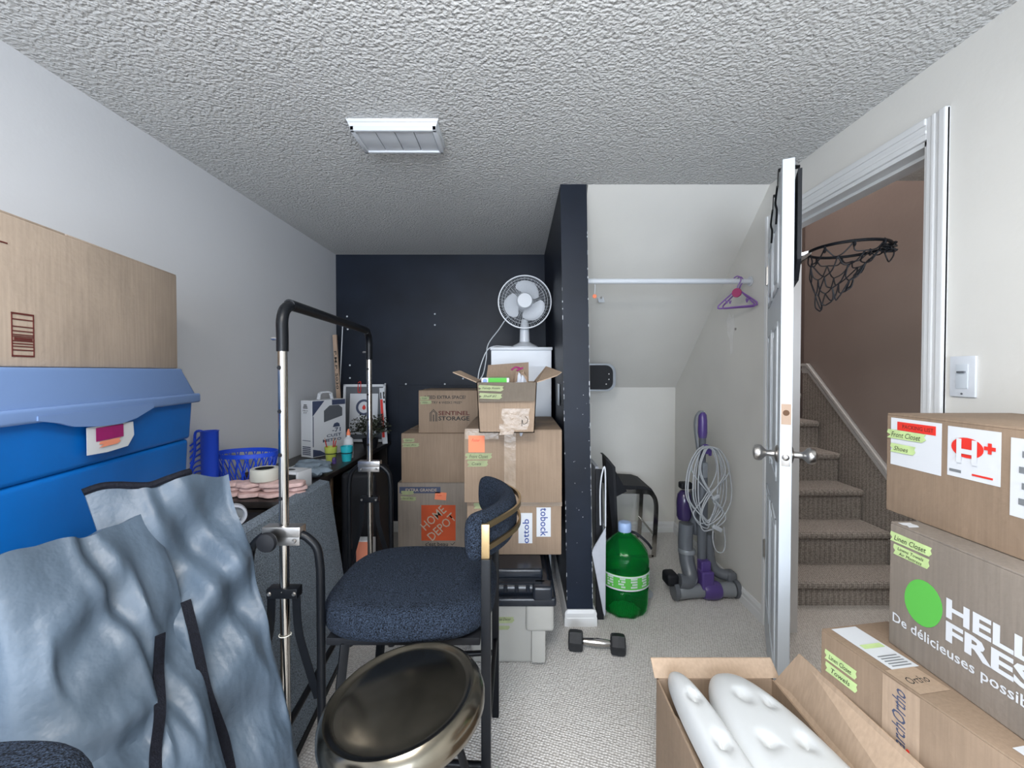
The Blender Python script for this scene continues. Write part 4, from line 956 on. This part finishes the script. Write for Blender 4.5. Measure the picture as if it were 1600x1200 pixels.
def bar_chair(label, loc):
    t = thing('bar_chair', label, 'chair', loc)
    part('seat', superell(.255, .245, .575, .668, .16), 'boucle', t)
    part('seat_frame', MB().box((-.21, -.2, .555), (.22, .2, .577), .004), 'blackmat', t)
    arc = [(.19, -.235), (.245, -.165), (.28, -.085), (.292, 0), (.28, .085), (.245, .165), (.19, .235)]
    path = catmull([V((x, y, .865)) for x, y in arc], 6)
    mb = MB(); N = len(path); rings = []
    for i, p in enumerate(path):
        tt = (path[min(i+1, N-1)]-path[max(i-1, 0)]).normalized(); x = tt.cross(V((0, 0, 1)))
        e = min(1, math.sqrt(max(0, 1-(1-min(i, N-1-i)/3.)**2)) if min(i, N-1-i) < 3 else 1); e = max(e, .25)
        rings.append([mb.bm.verts.new(p+x*(.031*e*math.copysign(abs(math.cos(a))**.8, math.cos(a)))+V((0, 0, .066*(.55+.45*e)*math.copysign(abs(math.sin(a))**.75, math.sin(a))))) for a in [2*PI*k/20 for k in range(20)]])
    for A, B in zip(rings, rings[1:]):
        for k in range(20): mb.bm.faces.new((A[k], A[(k+1) % 20], B[(k+1) % 20], B[k]))
    mb.bm.faces.new(rings[0][::-1]); mb.bm.faces.new(rings[-1])
    part('backrest', mb, 'boucle', t)
    out = [(.240, -.245), (.290, -.155), (.322, -.08), (.332, 0), (.322, .08), (.290, .155), (.240, .245)]
    for z in (.905, .845):
        part('brass_band', MB().strip([V((x, y, z)) for x, y in out], .015, .007, smooth=6), 'gold', t, True, label='gold metal band round the backrest')
    for s in (-1, 1):
        part('brass_post', MB().box((.228, s*.245-.007, .82), (.250, s*.245+.007, .913), .002), 'gold', t, label='gold metal post')
        part('leg', MB().bar((.24, s*.245, 0), (.24, s*.245, .821), .026, .024, bev=.003), 'black', t)
        part('leg', MB().bar((-.215, s*.215, 0), (-.16, s*.19, .56), .024, .024, bev=.003), 'black', t)
        part('stretcher', MB().tube([(-.19, s*.207, .25), (.24, s*.238, .25)], .010, 12), 'black', t)
    part('stretcher', MB().tube([(-.19, -.2, .25), (-.19, .2, .25)], .010, 12), 'black', t)
    part('stretcher', MB().tube([(.24, -.235, .30), (.24, .235, .30)], .008, 12), 'black', t)
    return t
ch = bar_chair('charcoal boucle bar chair with curved gold-banded backrest in the middle of the room', (-.325, 1.40, 0))
t = thing('upholstered_stool', 'dark fuzzy boucle stool of which only a corner shows at the bottom left', 'stool', (-.695, .50, 0))
part('seat', superell(.14, .13, .69, .80, .25, e=2.6), 'boucle', t)
for a in (1, 3, 5, 7): part('leg', MB().bar((.11*math.cos(a*PI/4), .11*math.sin(a*PI/4), 0), (.09*math.cos(a*PI/4), .09*math.sin(a*PI/4), .69), .02, .02), 'black', t)

# ------------------------------------------------------------------ bronze stool
t = thing('round_stool', 'round brushed bronze metal stool tilted in front of the boucle chair', 'stool', (-.180, 1.01, .012), rot=(math.radians(3), math.radians(-8.5), 0))
part('seat_top', MB().lathe([(.001, .010), (.05, .0095), (.09, .0075), (.125, .0035), (.145, .001), (.156, .003), (.161, .008), (.167, .009)], (0, 0, .575), 64, cap=False), 'bronze', t)
part('seat_rim', MB().lathe([(.167, .009), (.176, .002), (.184, -.012), (.187, -.028), (.184, -.045), (.172, -.056), (.15, -.06), (.01, -.06)], (0, 0, .575), 64, cap=False), 'bronze', t)
for k in range(4):
    a = PI/4+k*PI/2; part('leg', MB().tube([(.10*math.cos(a), .10*math.sin(a), .515), (.165*math.cos(a), .165*math.sin(a), .0)], .010, 12), 'black', t)
part('foot_ring', MB().tube([(.142*math.cos(a), .142*math.sin(a), .18) for a in [2*PI*k/36 for k in range(36)]], .008, 8, closed=True), 'black', t)

# ------------------------------------------------------------------ dumbbell
dp = V((.36, 2.05, 0)); da = math.radians(-9)
t = thing('dumbbell', 'black hex dumbbell with a chrome grip on the carpet in front of the partition', 'dumbbell', (.372, 2.03, 0), da)
for s in (-1, 1):
    part('head', MB().lathe([(.038, -.034), (.046, -.028), (.048, 0), (.046, .028), (.038, .034)], (s*.098, 0, .0425), 6, (1, 0, 0), f=lambda a, h: 1), 'rubber', t, False)
part('grip', MB().lathe([(.014, -.066), (.016, -.04), (.0185, 0), (.016, .04), (.014, .066)], (0, 0, .0425), 20, (1, 0, 0)), 'chrome', t)
# ------------------------------------------------------------------ water bottle
t = thing('water_bottle', 'large green translucent water bottle with a blue cap on the closet carpet', 'bottle', (.592, 2.395, .001))
fl = lambda a, h: 1+(.035*math.cos(a*2*PI*9) if h < .08 else (.02*math.cos(a*2*PI*9) if h < .15 else (.018*math.cos(a*2*PI*12)*(1 if h > .31 else 0))))
prof = [(.085, .0), (.108, .008), (.122, .03), (.128, .07), (.130, .12), (.130, .145), (.124, .152), (.130, .160), (.131, .245), (.125, .252), (.131, .262), (.132, .29), (.122, .33), (.095, .37), (.06, .405), (.035, .425), (.030, .44)]
inn = [(r-.003, h+.002 if i == 0 else h) for i, (r, h) in enumerate(prof)]
part('bottle', MB().lathe(prof+inn[::-1], n=72, f=fl, cap=False), 'glassgreen', t)
part('cap', MB().lathe([(.034, .435), (.036, .44), (.036, .475), (.032, .485), (.02, .487)], n=28, f=lambda a, h: 1+.02*math.cos(a*2*PI*14)), 'water_cap', t)
part('carry_handle', MB().strip([(.03, 0, .432), (.06, -.03, .43), (.11, -.05, .39), (.135, -.05, .355)], .014, .003, up=(.5, .6, 1), smooth=5), 'blackmat', t, False)
LBL = MB()
part('label_band', LBL.lathe([(.1325, .163), (.1335, .17), (.1335, .235), (.1325, .242)], n=64, cap=False), 'greenspot', t)
for z in (.167, .236): part('label_border', MB().lathe([(.1338, z-.004), (.1345, z), (.1338, z+.004)], n=64, cap=False), 'paper', t)
mb = MB(); random.seed(2)
for k in range(5):
    a0 = -PI/2-.95+k*.48
    for r_ in range(4):
        for j in range(5):
            if random.random() < .2: continue
            a = a0+j*.055; R = .1342
            mb.prism([(R*math.cos(a), R*math.sin(a), .18+.014*r_), (R*math.cos(a+.04), R*math.sin(a+.04), .18+.014*r_), (R*math.cos(a+.04), R*math.sin(a+.04), .189+.014*r_), (R*math.cos(a), R*math.sin(a), .189+.014*r_)], (.0005*math.cos(a), .0005*math.sin(a), 0))
part('label_lettering', mb, 'paper', t, False)
# ------------------------------------------------------------------ closet stool
t = thing('footstool', 'low stool with black seat and curved chrome flat-bar legs at the back of the closet', 'stool', (.80, 3.24, 0))
part('seat', MB().prism([(-.155, -.17, .475), (.09, -.17, .478), (.135, -.17, .463), (.155, -.17, .44), (.170, -.17, .455), (.148, -.17, .488), (.095, -.17, .505), (-.10, -.17, .515), (-.155, -.17, .515)], (0, .36, 0)), 'blackmat', t, False)
for y in (-.185, .185):
    part('leg_frame', MB().strip([(-.15, y, .01), (-.155, y, .3), (-.15, y, .44), (-.11, y, .47), (.09, y, .47), (.145, y, .455), (.172, y, .40), (.175, y, .3), (.16, y, .01)], .012, .030, up=(0, 1, 0), smooth=5).strip([(-.148, y, .012), (.158, y, .012)], .012, .02, up=(0, 1, 0)), 'chrome', t, False)
part('cross_bar', MB().tube([(.168, -.18, .16), (.168, .18, .16)], .008, 10).tube([(-.15, -.18, .16), (-.15, .18, .16)], .008, 10), 'chrome', t)
# ------------------------------------------------------------------ boards and folded things behind the partition
t = thing('padded_board', 'black padded board with a pale grey rim, upright behind the navy partition', 'board', (.52, 3.25, 0))
def rr_poly(w, h, r, cx, cz, y):
    P = []
    for sx, sz, a0 in ((1, 1, 0), (-1, 1, PI/2), (-1, -1, PI), (1, -1, 3*PI/2)):
        for k in range(6):
            a = a0+PI/2*k/5; P.append((cx+sx*(w/2-r)+r*math.cos(a), y, cz+sz*(h/2-r)+r*math.sin(a)))
    return P
part('rim', MB().prism(rr_poly(.36, .205, .065, .03, 1.275, -.012), (0, .035, 0)), 'silverplast', t)
part('pad', MB().prism(rr_poly(.335, .180, .055, .018, 1.275, -.028), (0, .018, 0)), 'blackmat', t)
for z in (1.30, 1.225, 1.26): part('stud', MB().lathe([(.005, 0), (.004, .003)], (.135+.02*(z > 1.24), -.028, z), 8, (0, -1, 0)), 'nickel', t)
part('pole', MB().bar((-.085, 0, 0), (-.10, 0, 1.18), .022, .016), 'black', t, False)
t = thing('leaning_board', 'thin white board leaning against the closet side of the navy partition', 'board', (.465, 2.70, 0))
part('board', MB().prism([(.055, -.15, 0), (.055, .18, 0), (-.01, .18, .76), (-.01, -.15, .76)], (.02, 0, .0)), 'greyfab', t, False)
t = thing('black_board', 'black folded board leaning beside the white one in the closet', 'board', (.555, 2.72, 0))
part('board', MB().prism([(.045, -.14, 0), (.045, .14, 0), (.0, .14, .77), (-.03, .05, .80), (-.03, -.12, .80), (.01, -.14, .75)], (.016, 0, 0)), 'blackmat', t, False)
part('loose_cover', MB().prism([(.03, -.143, .72), (.10, -.12, .60), (.035, -.13, .57)], (0, .12, 0)), 'blackmat', t, False)
t = thing('folded_screen', 'pale grey fabric flap with a rounded corner hanging beside the partition and green bottle', 'fabric flap', (.44, 2.35, 0))
part('flap', MB().prism([(-.064, -.16, .40), (-.056, -.16, .425), (.012, -.13, .52), (.008, -.15, .08), (.002, -.155, .07), (-.005, -.16, .09)], (0, .006, .0)), 'greyfab', t, False)
part('wire_edge', MB().tube([(-.01, -.10, .52), (-.012, -.10, .70), (-.0, -.1, .80), (.014, -.1, .80), (.012, -.12, .52)], .004, 6, 5), 'white', t)
part('panel', MB().prism([(-.022, -.06, 0), (.018, -.06, 0), (.006, -.06, .80), (-.028, -.06, .80)], (0, .02, 0)), 'blackmat', t, False)
t = thing('paper_plate', 'pale round plastic lid lying on the carpet behind the green bottle', 'lid', (.72, 2.56, 0))
part('lid', MB().lathe([(.075, 0), (.08, .008), (.07, .013), (.02, .012)], n=30), 'greyfab', t)

# ------------------------------------------------------------------ vacuum
VX, VY = 1.085, 2.55
t = thing('vacuum_cleaner', 'upright grey and purple vacuum cleaner with a looped grey cord in the closet', 'vacuum cleaner', (VX, VY, 0), math.radians(4))
part('brush_head', MB().lathe([(.042, -.165), (.045, -.15), (.04, -.10), (.038, 0), (.04, .10), (.045, .15), (.042, .165)], (0, -.05, .052), 28, (1, 0, 0)).box((-.15, -.03, .02), (.15, .09, .07), .015, 3), 'silverplast', t)
for s in (-1, 1):
    part('wheel', MB().lathe([(.03, -.014), (.05, -.012), (.052, 0), (.05, .012), (.03, .014)], (s*.182, -.05, .054), 28, (1, 0, 0)), 'greyplast', t)
part('brush_hub', MB().lathe([(.044, -.05), (.052, -.03), (.053, .03), (.044, .05)], (.03, -.055, .054), 28, (1, 0, 0)), 'purple', t, label='purple ring')
part('joint', MB().box((-.036, -.085, .06), (.036, -.01, .17), .012, 3).box((-.03, -.06, .15), (.03, -.0, .22), .01, 3), 'purple', t, label='purple plastic joint')
part('left_hose', MB().tube([(-.085, .02, .42), (-.09, .02, .30), (-.088, .0, .20), (-.085, -.03, .135), (-.11, -.05, .105), (-.16, -.05, .11)], .042, 20, 6), 'greyplast', t)
part('right_hose', MB().tube([(.055, .02, .36), (.06, .03, .26), (.07, .02, .17), (.10, 0, .13), (.145, -.02, .12)], .030, 20, 6), 'greyplast', t)
part('side_foot', MB().box((-.235, -.07, .085), (-.165, .02, .155), .02, 3), 'blackmat', t)
part('side_foot', MB().box((.135, -.05, .085), (.195, .02, .145), .02, 3), 'greyplast', t)
part('collar', MB().lathe([(.048, 0), (.05, .01), (.046, .025)], (-.086, .01, .25), 20, (0, 0, 1)), 'silverplast', t)
part('collar', MB().lathe([(.045, 0), (.047, .008), (.045, .016)], (-.09, -.035, .115), 20, (.7, .2, -.6)), 'silverplast', t)
part('dust_bin', MB().lathe([(.034, 0), (.042, .02), (.044, .10), (.038, .15), (.024, .17), (.015, .175)], (-.095, .03, .44), 28), 'purpledark', t, label='purple dust bin')
part('bin_handle', MB().box((-.125, .0, .625), (-.055, .05, .665), .012, 3), 'blackmat', t)
part('spine', MB().lathe([(.024, .17), (.026, .36), (.032, .42), (.034, .60), (.028, .72), (.022, .78)], (0, .0, 0), 24), 'greyplast', t)
part('motor_body', MB().lathe([(.03, 0), (.055, .04), (.058, .20), (.04, .26)], (.0, .06, .34), 28), 'greyplast', t)
part('wand', MB().lathe([(.020, .70), (.020, .93), (.024, .94)], (0, .0, 0), 20), 'greyplast', t)
part('wand_clip', MB().box((-.014, -.034, .70), (.016, -.018, .79), .004).box((-.01, -.037, .75), (.012, -.03, .775), .002), 'silverplast', t)
part('cord_hook', MB().lathe([(.016, 0), (.02, .01), (.018, .02)], (.004, -.03, .86), 16, (0, -1, 0)).tube([(-.03, -.02, .84), (-.02, -.03, .875), (.005, -.03, .89), (.03, -.03, .87), (.035, -.02, .83)], .009, 10, 5), 'purple', t, label='purple cord hook')
part('grip', MB().lathe([(.022, .93), (.027, .96), (.026, 1.03), (.022, 1.065), (.012, 1.08)], (0, 0, 0), 20), 'purple', t, label='purple handle grip')
part('grip_loop', MB().strip([(.0, 0, 1.085), (-.02, 0, 1.08), (-.04, 0, 1.05), (-.045, 0, 1.0), (-.038, 0, .93), (-.022, 0, .82)], .022, .009, up=(0, 1, 0), smooth=5), 'silverplast', t)
random.seed(21)
for k in range(9):
    wl = random.uniform(.05, .125); wr = random.uniform(.05, .125); bot = random.uniform(.36, .47); yy = -.045-.006*k
    sh = random.uniform(-.02, .03)
    pts = [(0+random.uniform(-.01, .01), yy+.01, .885+random.uniform(-.006, .006)), (wr*.6, yy, .86), (wr, yy, .74), (wr*.9+sh, yy-.004, .58), (wr*.35+sh, yy, bot+.02), (sh, yy, bot), (-wl*.5+sh, yy, bot+.05), (-wl, yy-.003, .6), (-wl*.95, yy, .75), (-wl*.55, yy, .86)]
    if k % 3 == 2: pts[3:8] = [(-.02, yy-.012, .60), (-wl*.9, yy-.01, bot+.06), (-wl*.3, yy-.01, bot), (wr*.8, yy-.012, bot+.07), (.01, yy-.014, .61)]
    mb = MB().tube(pts, .0036, 7, 7, closed=True); part('cord', mb, 'cord', t)
part('cord', MB().tube([(.04, -.06, .45), (.03, -.07, .36), (.05, -.07, .29), (.09, -.07, .28), (.11, -.06, .33), (.10, -.06, .42)], .0036, 7, 7), 'cord', t)
part('plug', MB().box((.005, -.115, .42), (.065, -.095, .445), .006, 3, Matrix.Rotation(.5, 3, 'Y')).box((-.0, -.118, .60), (.045, -.10, .62), .005, 2, Matrix.Rotation(-.5, 3, 'Y')), 'cord', t)

# ------------------------------------------------------------------ right-hand boxes
RG = 'cardboard boxes stacked on the right'
t, w, d, h = carton('brown box with white and red shipping labels, topmost of the right stack', .95, 1.27, .50, 1.118, .964, 1.213, 'card', 0, RG, False)
P0 = lambda y, z: (-w/2, y-.809, z)
lb = patch(t, P0(1.038, .180), *FL, .132, .118, 'paper', 'shipping_label')
patch(t, P0(1.035, .220), *FL, .10, .021, 'red', 'red_band', .0014); text(t, 'PACKING LIST', P0(1.03, .220), *FL, 'maroon', h=.009, w=.08, off=.0024)
patch(t, P0(1.060, .198), *FL, .106, .022, 'brighttape', 'tape_label', .003, jag=.1); text(t, 'Front Closet', P0(1.060, .198), *FL, 'ink', h=.013, w=.08, shear=.3, off=.004)
patch(t, P0(1.068, .164), *FL, .070, .022, 'brighttape', 'tape_label', .003, jag=.1); text(t, 'Shoes', P0(1.072, .164), *FL, 'ink', h=.011, w=.04, shear=.3, off=.004)
k = patch(t, P0(.905, .182), *FL, .106, .108, 'paper', 'logo_label')
text(t, 'H', P0(.915, .186), *FL, 'paper', h=.052, w=.042, bold=.03, off=.004)
patch(t, P0(.916, .194), *FL, .066, .043, 'red', 'red_swoosh', .0016, poly=circle(.5))
text(t, '+', P0(.871, .200), *FL, 'red', h=.022, w=.022, bold=.06, off=.0026)
patch(t, P0(.885, .140), *FL, .04, .004, 'red', 'red_line', .0016); patch(t, P0(.94, .141), *FL, .025, .006, 'silverplast', 'grey_line', .0016)
patch(t, P0(.785, .154), *FL, .10, .15, 'paper', 'shipping_label')
for i in range(4): patch(t, P0(.80, .20-.03*i), *FL, .03+.01*(i % 2), .012, 'silverplast', 'grey_line', .0016)
t, w, d, h = carton('greyish meal-kit box with a green spot and white lettering, middle of the right stack', .888, 1.27, .42, 1.032, .672, .963, 'card_grey', 0, RG, False)
P0 = lambda y, z: (-w/2, y-.726, z)
patch(t, P0(.978, .258), *FL, .104, .022, 'brighttape', 'tape_label', jag=.06); text(t, 'Linen Closet', P0(.978, .258), *FL, 'ink', h=.012, w=.08, shear=.3, off=.002)
patch(t, P0(.976, .230), *FL, .090, .024, 'brighttape', 'tape_label', jag=.06); text(t, 'Linens Towels\nAir Mattress', P0(.976, .230), *FL, 'ink', h=.018, w=.065, shear=.3, off=.002)
patch(t, P0(.945, .140), *FL, .094, .094, 'greenspot', 'green_spot', poly=[(r*.5*math.cos(a), r*.5*math.sin(a)) for a, r in [(2*PI*k/28, 1+.10*math.cos(4*PI*k/28-PI/4*3)) for k in range(28)]])
text(t, 'HELLO', P0(.785, .160), *FL, 'paper', h=.042, w=.215, bold=.035)
text(t, 'FRESH', P0(.785, .112), *FL, 'paper', h=.042, w=.215, bold=.035)
text(t, 'De d\u00e9licieuses possibilit\u00e9s', P0(.852, .066), *FL, 'paper', h=.028, w=.335, bold=.012)
patch(t, (-w/2+.02, d/2-.03, h), *FT, .03, .03, 'paper', 'sticker', jag=.2)
# bottom rotated box
dv2 = V((-.17, 1)).normalized(); rz2 = math.atan2(dv2.y, dv2.x)-PI/2; r2v = V((dv2.y, -dv2.x))
cw2, cl2 = .40, .56
cc = V((.766, 1.088))-dv2*(cl2/2)+r2v*(cw2/2)
t, w, d, h = carton('long brown box with a white sticker on top, bottom of the right stack', cc.x-cw2/2, cc.x+cw2/2, cc.y-cl2/2, cc.y+cl2/2, 0, .671, 'card', rz2, RG, False, seam='y')
P0 = lambda y, z: (-w/2, y, z)
patch(t, P0(d/2-.055, h-.055), *FL, .085, .024, 'brighttape', 'tape_label', jag=.06, ang=-.0); text(t, 'Linen Closet', P0(d/2-.055, h-.055), *FL, 'ink', h=.012, w=.06, shear=.3, off=.002)
patch(t, P0(d/2-.057, h-.085), *FL, .085, .024, 'brighttape', 'tape_label', jag=.06, ang=-.0); text(t, 'Towels', P0(d/2-.057, h-.085), *FL, 'ink', h=.012, w=.05, shear=.3, off=.002)
patch(t, (-w/2+.055, d/2-.085, h), *FT, .07, .15, 'paper', 'white_sticker', .0012)
for i in range(5): patch(t, (-w/2+.055, d/2-.12-.008*i, h), *FT, .05, .003, 'silverplast', 'printed_line', .002)
patch(t, (-w/2+.055, d/2-.085, h), *FT, .055, .014, 'brighttape', 'tape_label', .0026)
patch(t, P0(.085, h-.10), *FL, .075, .19, 'card_in', 'printed_tape', .0006)
patch(t, (-w/2+.04, .085, h), *FT, .075, .07, 'card_in', 'printed_tape', .0012)
text(t, 'MonarchOrtho', P0(.088, h-.10), *FL, 'navyprint', h=.028, w=.17, ang=PI/2, bold=.01, shear=.3)
patch(t, P0(.068, h-.13), *FL, .007, .007, 'red', 'red_dot', .002, poly=circle(.5, 12))
text(t, 'Ortho', (-w/2+.04, .085, h), *FT, 'ink', h=.02, w=.05, off=.002, shear=.3)
patch(t, (-w/2+.055, -.14, h), *FT, .06, .12, 'paper', 'white_sticker', .0012)
# ------------------------------------------------------------------ open box with white shell
BX0, BX1, BY0, BY1, BH = .40, .735, .66, 1.24, .435
t = thing('open_box', 'open brown cardboard box in the foreground holding a white moulded shell', 'cardboard box', ((BX0+BX1)/2, (BY0+BY1)/2, 0))
w, d = BX1-BX0, BY1-BY0; th = .005
part('body', MB().box((-w/2, -d/2, 0), (w/2, -d/2+th, BH)).box((-w/2, d/2-th, 0), (w/2, d/2, BH)).box((-w/2, -d/2, 0), (-w/2+th, d/2, BH)).box((w/2-th, -d/2, 0), (w/2, d/2, BH)).box((-w/2, -d/2, 0), (w/2, d/2, th)), 'card', t, False)
part('flap', MB().prism([(-w/2-.005, d/2, BH), (w/2+.02, d/2, BH), (w/2+.015, d/2+.035, BH+.035), (-w/2-.006, d/2+.035, BH+.035)], (0, .004, .0)), 'card_in', t, False)
part('flap', MB().prism([(w/2, -d/2, BH), (w/2, d/2-.01, BH), (w/2+.025, d/2-.075, BH+.12), (w/2+.062, -d/2, BH+.115)], (.004, 0, 0)), 'card_in', t, False)
part('flap', MB().prism([(-w/2, -d/2, BH), (-w/2, d/2-.13, BH), (-w/2+.05, d/2-.145, BH-.05), (-w/2+.05, -d/2, BH-.05)], (0, 0, .004)), 'card_in', t, False)
# white shell: two lobes
sh = thing('moulded_shell', 'glossy white two-lobed moulded foam shell lying on the open cardboard box', 'foam shell', (.585, .93, BH+.003))
def lobe(cx, cy, ax_, ay, top, rotz, dim, taper_=0):
    mb = MB(); n = 72; m_ = 22; rings = []
    for j in range(m_+1):
        s = j/m_; rr = math.sin(s*PI/2) if j else 0.001
        ring = []
        for k in range(n):
            a = 2*PI*k/n
            e = 2/2.5; X = ax_*rr*math.copysign(abs(math.cos(a))**e, math.cos(a)); Y = ay*rr*math.copysign(abs(math.sin(a))**e, math.sin(a))
            X *= 1-taper_*(Y/ay)
            Z = top*(max(0, 1-rr**5))**.5
            for (dx, dy, dr, dd) in dim:
                Z -= dd*math.exp(-(((X-dx)**2+(Y-dy)**2)/dr**2))
            c, s2 = math.cos(rotz), math.sin(rotz)
            ring.append(mb.bm.verts.new((cx+X*c-Y*s2, cy+X*s2+Y*c, Z)))
        rings.append(ring)
    for A, B in zip(rings, rings[1:]):
        for k in range(n): mb.bm.faces.new((A[k], A[(k+1) % n], B[(k+1) % n], B[k]))
    mb.bm.faces.new(rings[0]); mb.bm.faces.new(rings[-1][::-1])
    return mb
part('narrow_lobe', lobe(-.126, .03, .045, .28, .055, math.radians(3), [(0, .14, .014, .022), (0, .0, .016, .022), (0, -.14, .016, .02)], .1), 'foam', sh)
part('broad_lobe', lobe(.016, .005, .117, .30, .055, math.radians(4), [(-.01, .17, .016, .02), (.04, .14, .014, .016), (-.035, .03, .016, .02), (.045, .02, .016, .02), (0, -.1, .016, .02)], .28), 'foam', sh)
